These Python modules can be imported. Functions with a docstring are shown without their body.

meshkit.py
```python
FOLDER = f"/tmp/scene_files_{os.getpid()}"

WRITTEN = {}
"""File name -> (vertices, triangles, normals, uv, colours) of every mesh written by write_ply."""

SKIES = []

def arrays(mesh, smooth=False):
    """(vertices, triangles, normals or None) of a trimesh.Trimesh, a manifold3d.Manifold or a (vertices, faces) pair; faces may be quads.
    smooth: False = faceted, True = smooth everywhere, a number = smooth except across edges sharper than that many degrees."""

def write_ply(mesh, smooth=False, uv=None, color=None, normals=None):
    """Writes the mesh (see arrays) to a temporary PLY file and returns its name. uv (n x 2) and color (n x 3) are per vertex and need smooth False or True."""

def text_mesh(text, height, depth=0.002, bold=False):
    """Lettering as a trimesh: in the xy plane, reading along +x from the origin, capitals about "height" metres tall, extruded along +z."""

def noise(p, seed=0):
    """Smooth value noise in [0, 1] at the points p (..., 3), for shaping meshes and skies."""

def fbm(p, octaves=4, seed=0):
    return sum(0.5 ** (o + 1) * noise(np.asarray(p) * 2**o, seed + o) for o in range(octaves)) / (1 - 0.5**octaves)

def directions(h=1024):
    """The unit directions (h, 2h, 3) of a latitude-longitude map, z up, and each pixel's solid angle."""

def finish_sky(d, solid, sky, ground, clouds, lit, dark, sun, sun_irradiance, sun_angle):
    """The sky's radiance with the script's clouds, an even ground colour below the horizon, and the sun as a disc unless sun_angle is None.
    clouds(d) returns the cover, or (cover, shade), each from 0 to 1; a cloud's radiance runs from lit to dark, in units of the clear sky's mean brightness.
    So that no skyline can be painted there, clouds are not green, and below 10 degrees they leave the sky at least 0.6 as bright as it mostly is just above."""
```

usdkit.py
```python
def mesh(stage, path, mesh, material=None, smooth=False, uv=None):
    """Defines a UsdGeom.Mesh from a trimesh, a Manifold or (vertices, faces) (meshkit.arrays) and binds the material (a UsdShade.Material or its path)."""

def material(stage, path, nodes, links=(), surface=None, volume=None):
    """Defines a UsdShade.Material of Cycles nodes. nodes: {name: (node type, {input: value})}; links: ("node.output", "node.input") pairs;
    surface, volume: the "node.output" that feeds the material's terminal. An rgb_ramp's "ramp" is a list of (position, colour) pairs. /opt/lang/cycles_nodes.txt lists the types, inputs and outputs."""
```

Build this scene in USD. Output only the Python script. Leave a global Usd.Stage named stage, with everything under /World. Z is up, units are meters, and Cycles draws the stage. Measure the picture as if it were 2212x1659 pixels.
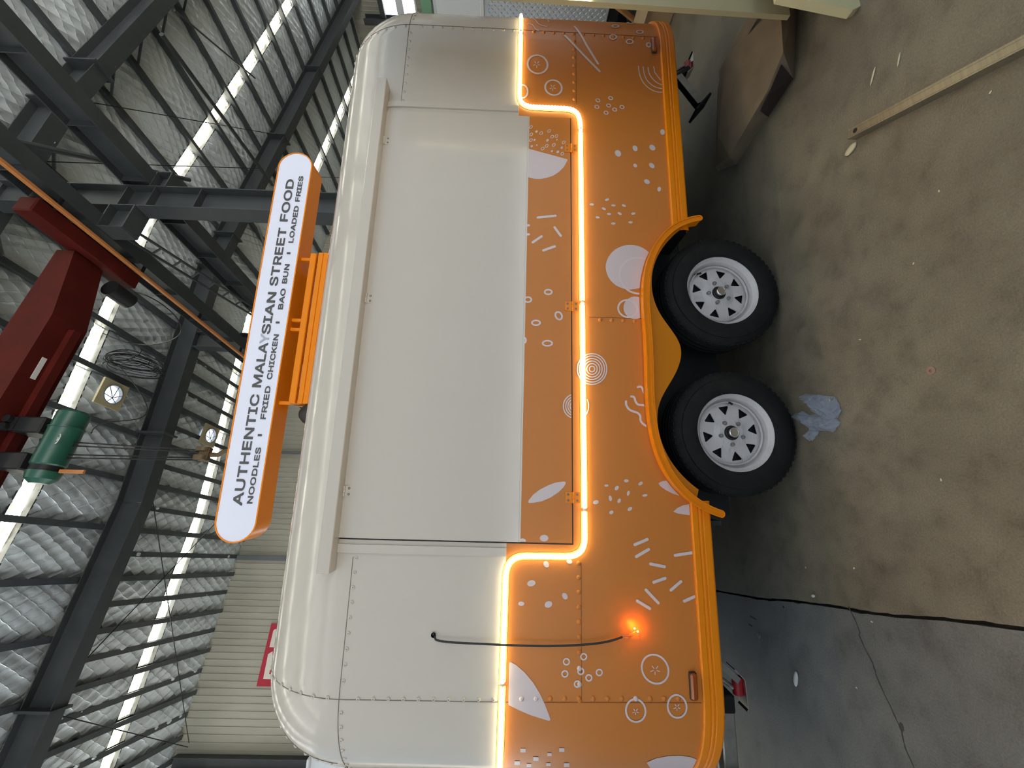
import math, random, numpy as np, trimesh, usdkit, meshkit
from pxr import Usd, UsdGeom, UsdLux, Gf, Sdf
from shapely.geometry import Polygon, Point, LineString, box as sbox
from shapely.ops import unary_union
# light levels and the tones tuned with them
SKY_I, SUN_I, SKL_S, LED_S, AMB_S, DAY_S, WIN_S = .22, 8.5, 11.0, 13.0, 420.0, 1.6, 6.0
FL0, FL1, FL2 = (.125, .105, .078), (.190, .163, .122), (.245, .212, .158)
FG0, FG1, FG2 = (.10, .100, .098), (.155, .155, .15), (.20, .20, .195)
FOIL = (.78, .85, .88); FOILM = .45
stage = Usd.Stage.CreateInMemory()
UsdGeom.SetStageUpAxis(stage, 'Z'); UsdGeom.SetStageMetersPerUnit(stage, 1.0)
UsdGeom.Xform.Define(stage, '/World'); UsdGeom.Scope.Define(stage, '/World/Looks')
# ---------------------------------------------------------------- camera, sky, exposure
CAM = np.array([-0.20137, -1.83896, 1.43911])
RM = np.array([[0.027345923932524958, -0.977246959814419, 0.21033444791035072], [-0.022502933266950253, 0.2097580025652223, 0.9774943469679155], [-0.9993727124745102, -0.03146362810172522, -0.016254896739646942]])
cam = UsdGeom.Camera.Define(stage, '/World/camera')
m4 = np.eye(4); m4[:3, 0], m4[:3, 1], m4[:3, 2], m4[:3, 3] = RM[:, 0], -RM[:, 1], -RM[:, 2], CAM
cam.AddTransformOp().Set(Gf.Matrix4d(*m4.T.ravel().tolist()))
cam.CreateHorizontalApertureAttr(36.0); cam.CreateVerticalApertureAttr(27.0)
cam.CreateFocalLengthAttr(36.0 * 845.0 / 2212.0); cam.CreateClippingRangeAttr(Gf.Vec2f(0.02, 500))
cam.CreateExposureAttr(0.0)
sky = UsdLux.DomeLight.Define(stage, '/World/sky_light')            # an even overcast sky seen through the hall's open sides
sky.CreateIntensityAttr(SKY_I); sky.CreateColorAttr(Gf.Vec3f(0.66, 0.83, 1.0))
sun = UsdLux.DistantLight.Define(stage, '/World/sun')                # falls on the yard before the open front of the hall, not inside
sun.CreateIntensityAttr(SUN_I); sun.CreateAngleAttr(0.53); sun.CreateNormalizeAttr(True); sun.CreateColorAttr(Gf.Vec3f(1.0, 0.97, 0.92))
sun.AddRotateXYZOp().Set(Gf.Vec3f(26, -14, 0))                     # from in front of and a little left of the viewer's back, high up
rng = np.random.default_rng(7); random.seed(7)
# ---------------------------------------------------------------- helpers
TC, BOXC = trimesh.creation, trimesh.creation.box
used = {}
def pathname(parent, name):
    base = (parent.GetPath().pathString if parent is not None else '/World') + '/' + name
    n = used.get(base, 0); used[base] = n + 1
    return base if n == 0 else '%s_%03d' % (base, n)
def tag(p, label=None, cat=None, group=None, kind=None):
    for k, v in (('label', label), ('category', cat), ('group', group), ('kind', kind)):
        if v: p.SetCustomDataByKey(k, v)
    return p
def thing(name, label=None, cat=None, loc=(0, 0, 0), rotz=0, group=None, kind=None, parent=None):
    x = UsdGeom.Xform.Define(stage, pathname(parent, name))
    if tuple(loc) != (0, 0, 0): x.AddTranslateOp().Set(Gf.Vec3d(*map(float, loc)))
    if rotz: x.AddRotateZOp().Set(float(rotz))
    return tag(x.GetPrim(), label, cat, group, kind)
def obj(name, mesh, mat, parent=None, smooth=35, label=None, cat=None, group=None, kind=None):
    if isinstance(mesh, list): mesh = trimesh.util.concatenate(mesh)
    return tag(usdkit.mesh(stage, pathname(parent, name), mesh, mat, smooth).GetPrim(), label, cat, group, kind)
def dup(src, name, loc, rotz=0, label=None, group=None):
    was = src.GetCustomData()
    r = thing(name, label or was.get('label'), was.get('category'), loc, rotz, group or was.get('group'), was.get('kind'))
    r.GetReferences().AddInternalReference(src.GetPath()); r.SetInstanceable(True)
    return r
def bx(x0, x1, y0, y1, z0, z1):
    b = BOXC([abs(x1 - x0), abs(y1 - y0), abs(z1 - z0)]); b.apply_translation([(x0 + x1) / 2, (y0 + y1) / 2, (z0 + z1) / 2]); return b
def bev(x0, x1, y0, y1, z0, z1, b=.004):
    """a box with chamfered edges: the hull of three inset boxes"""
    p = []
    for d in ((0, b, b), (b, 0, b), (b, b, 0)):
        for sx in (0, 1):
            for sy in (0, 1):
                for sz in (0, 1):
                    p.append(((x0 + d[0], x1 - d[0])[sx], (y0 + d[1], y1 - d[1])[sy], (z0 + d[2], z1 - d[2])[sz]))
    return trimesh.convex.convex_hull(np.array(p))
def tube(pts, r, n=8, cap=True):
    pts = np.asarray(pts, float); m = len(pts); rr = np.broadcast_to(r, m)
    t = np.gradient(pts, axis=0); t /= np.maximum(np.linalg.norm(t, axis=1, keepdims=True), 1e-12)
    u = np.cross(t[0], [0, 0, 1.0]);
    if np.linalg.norm(u) < 1e-3: u = np.cross(t[0], [0, 1.0, 0])
    v = []; U = []
    for k in range(m):
        u = u - (u @ t[k]) * t[k]; u /= np.linalg.norm(u); U.append(u)
    U = np.array(U); W = np.cross(t, U); a = np.linspace(0, 2 * np.pi, n, endpoint=False)
    v = (pts[:, None] + rr[:, None, None] * (np.cos(a)[None, :, None] * U[:, None] + np.sin(a)[None, :, None] * W[:, None])).reshape(-1, 3)
    i = np.arange(m - 1)[:, None] * n; j = np.arange(n)[None]; k = (j + 1) % n
    q = np.stack([i + j, i + k, i + n + k, i + n + j], -1).reshape(-1, 4)
    f = np.vstack([q[:, [0, 1, 2]], q[:, [0, 2, 3]]]).tolist()
    if cap:
        v = np.vstack([v, pts[0], pts[-1]]); e = len(v)
        for x in range(n):
            f += [[e - 2, (x + 1) % n, x], [e - 1, (m - 1) * n + x, (m - 1) * n + (x + 1) % n]]
    return trimesh.Trimesh(v, np.array(f), process=False)
def bar(a, b, w, h, up=(0, 0, 1)):
    a, b = np.array(a, float), np.array(b, float); d = b - a; L = np.linalg.norm(d); d /= L
    s = np.cross(d, up); s /= np.linalg.norm(s); u = np.cross(s, d)
    M = np.eye(4); M[:3, 0], M[:3, 1], M[:3, 2], M[:3, 3] = d, s, u, (a + b) / 2
    g = BOXC([L, w, h]); g.apply_transform(M); return g
def lathe(prof, n=48, y=True):
    """profile of (radius, axis) points turned about the y axis, or z"""
    p = np.asarray(prof, float); a = np.linspace(0, 2 * np.pi, n, endpoint=False)
    X = p[:, 0, None] * np.cos(a); Z = p[:, 0, None] * np.sin(a); Y = np.repeat(p[:, 1, None], n, 1)
    v = np.stack([X, Y, Z] if y else [X, -Z, Y], -1).reshape(-1, 3); m = len(p)
    i = np.arange(m - 1)[:, None] * n; j = np.arange(n)[None]; k = (j + 1) % n
    q = np.stack([i + j, i + k, i + n + k, i + n + j], -1).reshape(-1, 4)
    t = trimesh.Trimesh(v, np.vstack([q[:, [0, 1, 2]], q[:, [0, 2, 3]]]), process=False)
    t.merge_vertices(); t.update_faces(t.nondegenerate_faces()); return t
def ext(poly, d, fn=None):
    """extrude shapely polygons by d along z"""
    g = [TC.extrude_polygon(q, d, engine='earcut') for q in getattr(poly, 'geoms', [poly]) if q.area > 1e-9]
    return trimesh.util.concatenate(g)
def xz(mesh, y):
    """a mesh made in xy is stood up: (x, y, z) becomes (x, y0 - z, y)"""
    v = mesh.vertices; f = mesh.faces
    return trimesh.Trimesh(np.stack([v[:, 0], y - v[:, 2], v[:, 1]], 1), f, process=False)
def lin(*c):
    c = np.array(c, float) / 255; return tuple(np.where(c <= .04045, c / 12.92, ((c + .055) / 1.055) ** 2.4).tolist())
LK = '/World/Looks/'
def pm(name, col, rough=.5, metal=0., var=None, scale=6., bump=0., bscale=40., coat=0., spec=.5, rvar=0., detail=4., stretch=(1, 1, 1)):
    n = {'p': ('principled_bsdf', {'base_color': col, 'roughness': rough, 'metallic': metal, 'coat_weight': coat, 'specular_ior_level': spec})}
    l = []
    if var is not None or bump or rvar:
        n['g'] = ('texture_coordinate', {}); n['mp'] = ('mapping', {'scale': stretch}); l.append(('g.object', 'mp.vector'))
    if var is not None:
        n['n'] = ('noise_texture', {'scale': scale, 'detail': detail, 'roughness': .6}); n['r'] = ('rgb_ramp', {'ramp': [(.3, col), (.7, var)]})
        l += [('mp.vector', 'n.vector'), ('n.fac', 'r.fac'), ('r.color', 'p.base_color')]
    if rvar:
        n['rn'] = ('noise_texture', {'scale': scale * 1.7, 'detail': 3}); n['rm'] = ('map_range', {'from_min': .3, 'from_max': .7, 'to_min': rough - rvar, 'to_max': rough + rvar})
        l += [('mp.vector', 'rn.vector'), ('rn.fac', 'rm.value'), ('rm.result', 'p.roughness')]
    if bump:
        n['bn'] = ('noise_texture', {'scale': bscale, 'detail': 3}); n['b'] = ('bump', {'strength': 1., 'distance': bump})
        l += [('mp.vector', 'bn.vector'), ('bn.fac', 'b.height'), ('b.normal', 'p.normal')]
    return usdkit.material(stage, LK + name, n, l, surface='p.BSDF')
def em(name, col, strength):
    return usdkit.material(stage, LK + name, {'e': ('emission', {'color': col, 'strength': strength})}, surface='e.emission')
M = {}
M['cream'] = pm('cream_paint', (.575, .515, .445), .15, bump=.0006, bscale=3.5, rvar=.04, scale=2)
M['orange'] = pm('orange_wrap', (.56, .190, .036), .32, bump=.0005, bscale=4., spec=.28)
M['trim'] = pm('orange_gloss_paint', (.82, .235, .003), .25, bump=.0004, bscale=9., spec=.35)
M['trimdk'] = pm('orange_satin_dark', (.60, .19, .003), .45, spec=.25)  # darker, rougher orange than the lip, for the skirt
M['print'] = pm('white_print', (.62, .52, .53), .32)
M['print2'] = pm('white_print_line', (.66, .56, .57), .32)
M['hook'] = pm('grimy_hook_steel', (.10, .065, .03), .5, .3)
M['glowstrip'] = pm('rope_glow_fringe', (.72, .46, .11), .6, spec=.2)  # yellow of the glow fringe round the rope, put into an added strip
M['seam'] = pm('panel_seam', (.20, .16, .12), .6)
M['seamo'] = pm('panel_seam_orange', (.22, .08, .02), .6)
M['gap'] = pm('shut_gap', (.02, .012, .01), .7)
M['rubber'] = pm('tyre_rubber', (.010, .010, .010), .7, var=(.018, .017, .016), scale=14, bump=.0008, bscale=120, spec=.2)
M['rimw'] = pm('white_wheel_paint', (.66, .62, .62), .28, var=(.58, .54, .54), scale=18)
M['chrome'] = pm('chrome', (.75, .75, .74), .18, 1.)
M['steel'] = pm('bare_steel', (.42, .41, .38), .38, .9, var=(.30, .29, .27), scale=12)
M['galv'] = pm('galvanised_nut', (.36, .36, .36), .4, .8)
M['black'] = pm('black_plastic', (.012, .012, .013), .45)
M['blackst'] = pm('black_painted_steel', (.010, .010, .011), .5, spec=.25)
M['well'] = pm('wheel_well_black', (.012, .014, .016), .7)
M['red'] = pm('red_paint', (.36, .015, .02), .4)
M['amber'] = usdkit.material(stage, LK + 'amber_lens', {'p': ('principled_bsdf', {'base_color': (.45, .09, .01), 'roughness': .12, 'transmission_weight': .35, 'ior': 1.49})}, surface='p.BSDF')
M['led'] = em('led_rope_glow', (1.0, .83, .46), LED_S)
M['ledoff'] = pm('clear_led_sleeve', (.72, .62, .42), .3)
M['ambled'] = em('amber_led_glow', (1.0, .26, .02), AMB_S)
M['copper'] = pm('copper_strand', (.45, .22, .12), .35, .9)
M['signw'] = pm('sign_white_acrylic', (.80, .80, .92), .12)
M['signt'] = pm('sign_grey_lettering', (.085, .08, .075), .3)
M['signglare'] = pm('sign_glare_lettering', (.42, .43, .50), .3)  # letter Y painted lighter to carry the glare lying over it
M['frame'] = pm('dark_grey_steel', (.040, .046, .048), .5, var=(.030, .034, .036), scale=3)
M['purl'] = pm('grey_purlin_paint', (.055, .064, .068), .4, var=(.042, .048, .05), scale=4)
M['postg'] = pm('grey_post_paint', (.11, .12, .12), .5)
M['deck'] = pm('roof_deck', (.10, .11, .11), .7)
M['crane'] = pm('crane_red_paint', (.075, .009, .006), .6, var=(.055, .007, .005), scale=3, spec=.1)
M['hoist'] = pm('hoist_green_paint', (.012, .075, .050), .35, var=(.010, .055, .038), scale=6)
M['conduct'] = pm('orange_conductor_plastic', (.40, .15, .04), .45)
M['wallc'] = pm('cream_wall_sheet', (.36, .345, .28), .5, var=(.29, .275, .22), scale=.9, stretch=(1, 1, .25))
M['white'] = pm('white_painted_sheet', (.72, .73, .74), .4)
M['green'] = pm('pale_green_paint', (.22, .42, .27), .5)
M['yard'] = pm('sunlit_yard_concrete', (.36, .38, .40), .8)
M['bannerr'] = pm('banner_red', (.36, .012, .03), .6)
M['bannerw'] = pm('banner_white', (.62, .57, .50), .6)
M['card'] = pm('brown_cardboard', (.24, .18, .12), .75, var=(.19, .14, .09), scale=5)
M['carton'] = pm('carton_board', (.48, .34, .19), .7)
M['cardd'] = pm('cardboard_inside', (.09, .06, .04), .8)
M['wood'] = pm('pale_timber', (.42, .36, .22), .6, var=(.33, .28, .17), scale=7, stretch=(1, 12, 12))
M['orwood'] = pm('orange_brown_timber', (.62, .29, .09), .6, var=(.48, .22, .07), scale=6)
M['alu'] = pm('dull_aluminium_tube', (.40, .38, .30), .38, .75, var=(.32, .30, .24), scale=9, stretch=(.6, 14, 14))
M['beige'] = pm('cream_yellow_panel', (.62, .55, .32), .4)
M['beigedim'] = pm('shaded_cream_and_vent', (.36, .31, .18), .45)  # cream darkened for the shade on the panel leaf; vent boards share it
M['checker'] = pm('checker_plate_aluminium', (.58, .60, .64), .32, .85)
M['chipw'] = pm('pale_chip', (.62, .54, .36), .6)
M['debris'] = pm('pale_debris', (.55, .54, .52), .6)
M['pinkish'] = pm('rubber_washer', (.32, .20, .15), .6)
M['dirt'] = pm('dark_stain', (.05, .045, .04), .8)
# concrete: broad brown-grey mottling, fine grain, scuffs that vary the gloss
def concrete(name, FL0, FL1, FL2): return usdkit.material(stage, LK + name, {
    'g': ('geometry', {}), 'n1': ('noise_texture', {'scale': 1.1, 'detail': 6, 'roughness': .62}), 'n2': ('noise_texture', {'scale': 9., 'detail': 5, 'roughness': .7}),
    'n3': ('noise_texture', {'scale': 160., 'detail': 2}), 'r1': ('rgb_ramp', {'ramp': [(.30, FL0), (.52, FL1), (.72, FL2)]}),
    'r2': ('rgb_ramp', {'ramp': [(.30, (.72, .72, .72)), (.5, (1, 1, 1)), (.75, (1.12, 1.1, 1.06))]}), 'r3': ('rgb_ramp', {'ramp': [(.3, (.82, .82, .82)), (.7, (1.12, 1.12, 1.12))]}),
    'm1': ('mix_color', {'blend_type': 'multiply', 'fac': 1., 'use_clamp': False}), 'm2': ('mix_color', {'blend_type': 'multiply', 'fac': 1., 'use_clamp': False}),
    'rm': ('map_range', {'from_min': .3, 'from_max': .7, 'to_min': .34, 'to_max': .56}), 'b': ('bump', {'strength': .5, 'distance': .002}), 'p': ('principled_bsdf', {'specular_ior_level': .5})},
    [('g.position', 'n1.vector'), ('g.position', 'n2.vector'), ('g.position', 'n3.vector'), ('n1.fac', 'r1.fac'), ('n2.fac', 'r2.fac'), ('n3.fac', 'r3.fac'), ('r1.color', 'm1.a'), ('r2.color', 'm1.b'),
     ('m1.result', 'm2.a'), ('r3.color', 'm2.b'), ('m2.result', 'p.base_color'), ('n2.fac', 'rm.value'), ('rm.result', 'p.roughness'), ('n3.fac', 'b.height'), ('b.normal', 'p.normal')], surface='p.BSDF')
M['floor'] = concrete('worn_concrete', FL0, FL1, FL2)
M['floorg'] = concrete('grey_daylit_concrete', FG0, FG1, FG2)  # left slab: grey concrete, mostly cool daylight put into its colour
# foil insulation: wrinkled dull silver
def foilmat(name, col, metal):
    n = {'g': ('geometry', {}), 'vr': ('vector_rotate', {'rotate_type': 'z_axis', 'angle': -0.2179919, 'center': (-0.20137, -1.83896, 0)}), 's': ('separate_xyz', {}),
         'n1': ('noise_texture', {'scale': 2.6, 'detail': 6, 'roughness': .6, 'distortion': .4}), 'n2': ('noise_texture', {'scale': .45, 'detail': 3}),
         'r': ('rgb_ramp', {'ramp': [(.3, tuple(x * .78 for x in col)), (.7, col)]}), 'p': ('principled_bsdf', {'metallic': metal, 'roughness': .36}),
         'q': ('math', {'math_type': 'multiply', 'value2': .62}), 'a': ('math', {'math_type': 'add'}), 'b': ('math', {'math_type': 'subtract'}),
         'w': ('math', {'math_type': 'multiply_add', 'value2': .10}), 'w2': ('math', {'math_type': 'multiply_add', 'value2': .10}),
         'ka': ('math', {'math_type': 'multiply', 'value2': math.pi / .27}), 'kb': ('math', {'math_type': 'multiply', 'value2': math.pi / .27}), 'sa': ('math', {'math_type': 'sine'}), 'sb': ('math', {'math_type': 'sine'}),
         'm': ('math', {'math_type': 'multiply'}), 'ab': ('math', {'math_type': 'absolute'}), 'pw': ('math', {'math_type': 'power', 'value2': .42}), 'h': ('math', {'math_type': 'multiply_add', 'value2': 1.1}), 'bm': ('bump', {'strength': 1., 'distance': .022, 'invert': True})}
    l = [('g.position', 'vr.vector'), ('vr.vector', 's.vector'), ('g.position', 'n1.vector'), ('g.position', 'n2.vector'), ('n2.fac', 'r.fac'), ('r.color', 'p.base_color'), ('s.y', 'q.value1'),
         ('n1.fac', 'w.value1'), ('s.x', 'w.value3'), ('w.value', 'a.value1'), ('q.value', 'a.value2'), ('w.value', 'b.value1'), ('q.value', 'b.value2'), ('a.value', 'ka.value1'), ('b.value', 'kb.value1'), ('ka.value', 'sa.value1'), ('kb.value', 'sb.value1'),
         ('sa.value', 'm.value1'), ('sb.value', 'm.value2'), ('m.value', 'ab.value1'), ('ab.value', 'pw.value1'), ('n1.fac', 'h.value1'), ('pw.value', 'h.value3'), ('h.value', 'bm.height'), ('bm.normal', 'p.normal')]
    del n['w2']
    return usdkit.material(stage, LK + name, n, l, surface='p.BSDF')
M['foil'] = foilmat('foil_insulation', FOIL, FOILM)
# skylight sheet: daylight through ribbed, stained plastic
M['sky'] = usdkit.material(stage, LK + 'skylight_sheet', {
    'g': ('geometry', {}), 'vr': ('vector_rotate', {'rotate_type': 'z_axis', 'angle': -0.2179919, 'center': (-0.20137, -1.83896, 0)}), 'mp': ('mapping', {'scale': (3.2, 16., 1.)}),
    'n': ('noise_texture', {'scale': 1., 'detail': 4, 'roughness': .65}), 'r': ('rgb_ramp', {'ramp': [(.36, (.10, .088, .06)), (.46, (.50, .46, .33)), (.52, (1., .97, .80)), (.75, (1., 1., .93))]}),
    'e': ('emission', {'strength': SKL_S})}, [('g.position', 'vr.vector'), ('vr.vector', 'mp.vector'), ('mp.vector', 'n.vector'), ('n.fac', 'r.fac'), ('r.color', 'e.color')], surface='e.emission')
M['dayl'] = em('daylight_opening', (.75, .87, 1.0), DAY_S)
M['daylb'] = em('bright_window_daylight', (.93, .97, 1.0), WIN_S)
M['bag'] = usdkit.material(stage, LK + 'clear_plastic_film', {
    't': ('transparent_bsdf', {'color': (.95, .96, 1.)}), 'd': ('principled_bsdf', {'base_color': (.46, .51, .60), 'roughness': .07, 'specular_ior_level': .9}), 'm': ('mix_closure', {'fac': .24})},
    [('t.BSDF', 'm.closure1'), ('d.BSDF', 'm.closure2')], surface='m.closure')
# ---------------------------------------------------------------- the hall: frame coordinates r (along the rafters), q (along the purlins), z
PSI = 0.2179919
RV, QV = np.array([math.cos(PSI), math.sin(PSI), 0]), np.array([-math.sin(PSI), math.cos(PSI), 0])
C0 = np.array([CAM[0], CAM[1], 0.0]); CZ = CAM[2]; DEG = math.degrees(PSI)
def W(r, q, z): return C0 + r * RV + q * QV + np.array([0, 0, z])
NOD = np.array([(-16, 10.5), (1.2, 9.9), (8.8, 10.55), (28, 9.3)])
def roofz(r): return np.interp(r, NOD[:, 0], NOD[:, 1]) + CZ
def hall(name, label=None, cat=None, r=0, q=0, group=None, kind=None): return thing(name, label, cat, W(r, q, 0), DEG, group, kind)
# floor: two cast slabs with an open joint, a branching crack and old stains
J0, J1 = np.array([-0.967, 0.967]), np.array([-0.605, -0.67])
jd = (J1 - J0) / np.linalg.norm(J1 - J0)
tt = np.concatenate([np.arange(-80, -2, 1.), np.arange(-2, 3.2, .03), np.arange(3.2, 80, 1.)])
def joint(side):
    g = np.random.default_rng(3 + side); w = .0035 + .003 * g.random(len(tt)) + .004 * (g.random(len(tt)) > .93)
    jit = (meshkit.noise(np.stack([tt * 4, 0 * tt, 0 * tt], 1), 5) - .5) * .02
    nrm = np.array([-jd[1], jd[0]])
    return J0 + tt[:, None] * jd + nrm * (jit + (w if side else -w))[:, None]
fl = thing('floor', kind='structure')
ja, jb = joint(0), joint(1)
FB = [tuple(W(r, q, 0)[:2]) for r, q in ((-18, -10), (29, -10), (29, 18), (-18, 18))]
whole = Polygon(FB)
def half(line, far):
    return Polygon(list(map(tuple, line)) + far).buffer(0).intersection(whole)
# nrm points to +x side of the joint
for line, far, fm_ in ((jb, [(200, -80), (200, 80)], 'floor'), (ja, [(-200, -80), (-200, 80)], 'floorg')):
    e = np.array(line); p = half(e, far)
    obj('floor_slab', (lambda m: (m.apply_translation([0, 0, -.03]), m)[1])(ext(p, .03)), M[fm_], fl, smooth=False)
jb_ = ext(whole, .02); jb_.apply_translation([0, 0, -.06]); obj('joint_bed', jb_, M['dirt'], fl, smooth=False)
yd = Polygon([(-70, -60), (70, -60), (70, 70), (-70, 70)]).difference(whole); m = ext(yd, .05); m.apply_translation([0, 0, -.07]); obj('yard', m, M['yard'], None, smooth=False, kind='structure')  # unseen ground outside, added to bounce sun up to the ceiling
def strip(pts, w, z, seed):
    g = np.random.default_rng(seed); p = np.array(pts, float); d = np.concatenate([[0], np.cumsum(np.linalg.norm(np.diff(p, axis=0), axis=1))])
    s = np.arange(0, d[-1], .012); q = np.stack([np.interp(s, d, p[:, k]) for k in (0, 1)], 1)
    q += (meshkit.noise(np.stack([s * 30, 0 * s, 0 * s + 9], 1), seed) - .5)[:, None] * .02
    t = np.gradient(q, axis=0); n = np.stack([-t[:, 1], t[:, 0]], 1); n /= np.linalg.norm(n, axis=1, keepdims=True)
    ww = w * (.35 + 1.1 * g.random(len(s)))[:, None]
    return ext(Polygon(np.vstack([q + n * ww, (q - n * ww)[::-1]])).buffer(0), .0008)
CRK = [(-.728, -.113), (-.80, -.135), (-.86, -.16), (-.92, -.19), (-.985, -.213), (-1.06, -.25), (-1.12, -.262), (-1.2, -.30), (-1.29, -.322)]
c = strip(CRK, .0022, 0, 4); obj('crack', c, M['dirt'], fl, smooth=False)
def blob(cx, cy, a, b, seed, rot=0):
    g = np.random.default_rng(seed); t = np.linspace(0, 2 * np.pi, 18, endpoint=False); k = 1 + .35 * (g.random(18) - .5)
    x, y = a * np.cos(t) * k, b * np.sin(t) * k; c, s = math.cos(rot), math.sin(rot)
    return Polygon(np.stack([cx + x * c - y * s, cy + x * s + y * c], 1)).buffer(0)
for i, (x, y, a, b) in enumerate([(-1.059, -.261, .014, .009), (-.99, .57, .004, .03), (-1.04, .60, .004, .018), (-.85, .30, .006, .006)]):
    obj('stain', ext(blob(x, y, a, b, i), .0006), M['dirt'], fl, smooth=False)
# the roof: purlins, quilted foil between them, plastic skylight strips
SK = [(8.42, 8.80), (13.45, 13.97), (3.37, 3.75), (-1.66, -1.28), (-6.7, -6.3)]; QR = (5.5, 10.6); QW = 16.4; Q0 = -9.0  # strips nearer the viewer are unseen repeats, added for light
cl = hall('ceiling', kind='structure')
left = [.59 + 1.17 * k for k in range(-13, 6)]; right = [7.75 + 1.40 * k for k in range(0, 15)]
PR = left + right; extra = [(a + b) / 2 for a, b in zip(PR[:-1], PR[1:])]
def purlin(r, q0, q1, hgt=.17):
    z = roofz(r) - .02; w = .065
    prof = Polygon([(-w, 0), (w, 0), (w, -.02), (w - .012, -.02), (w - .012, -.010), (-w + .010, -.010), (-w + .010, -hgt + .010), (w - .012, -hgt + .010), (w - .012, -hgt + .025), (w, -hgt + .025), (w, -hgt), (-w, -hgt)])
    m = ext(prof, q1 - q0); v = m.vertices
    m.vertices = np.stack([r + v[:, 0], q0 + v[:, 2], z + v[:, 1]], 1); m.invert(); return m
for r in PR: obj('purlin', purlin(r, Q0, QW - .1), M['purl'], cl, smooth=False)
for r in extra:
    if -8 < r < 6.9: obj('purlin', purlin(r, QR[1], QW - .1, .11), M['purl'], cl, smooth=False)
def foil(r0, r1, q0, q1, step):
    nr, nq = max(4, int((r1 - r0) / step)), max(4, int((q1 - q0) / step))
    Rr, Qq = np.meshgrid(np.linspace(r0, r1, nr + 1), np.linspace(q0, q1, nq + 1), indexing='ij')
    u = (Rr - r0) / (r1 - r0); v = (Qq - q0) / (q1 - q0)
    sag = np.sin(np.pi * u) * (1 - (2 * v - 1) ** 8)
    a, b = (Rr * 1.0 + Qq * .62) / .30, (Rr * 1.0 - Qq * .62) / .30
    quilt = np.sqrt(np.abs(np.sin(np.pi * a) * np.sin(np.pi * b)))
    wr = meshkit.fbm(np.stack([Rr * 2.2, Qq * 2.2, 0 * Rr], -1).reshape(-1, 3), 4, 3).reshape(Rr.shape)
    Z = roofz(Rr) - .03 - .05 * sag - .05 * quilt * np.minimum(1, 6 * u * (1 - u) + .2) - .05 * (wr - .5)
    i = np.arange((nr + 1) * (nq + 1)).reshape(nr + 1, nq + 1)
    f = np.stack([i[:-1, :-1], i[:-1, 1:], i[1:, 1:], i[1:, :-1]], -1).reshape(-1, 4)
    return trimesh.Trimesh(np.stack([Rr, Qq, Z], -1).reshape(-1, 3), np.vstack([f[:, [0, 1, 2]], f[:, [0, 2, 3]]]), process=False)
qcuts = [(Q0, -6.7, .4), (-6.3, -1.66, .4), (-1.28, 0.0, .4), (0., 3.37, .2), (3.75, QR[0], .09), (QR[0], SK[0][0], .05), (SK[0][1], QR[1], .05), (QR[1], SK[1][0], .06), (SK[1][1], QW, .06)]
rr_ = [-16.0] + [r for r in PR if r > -15.9] + [28.0]
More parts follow.
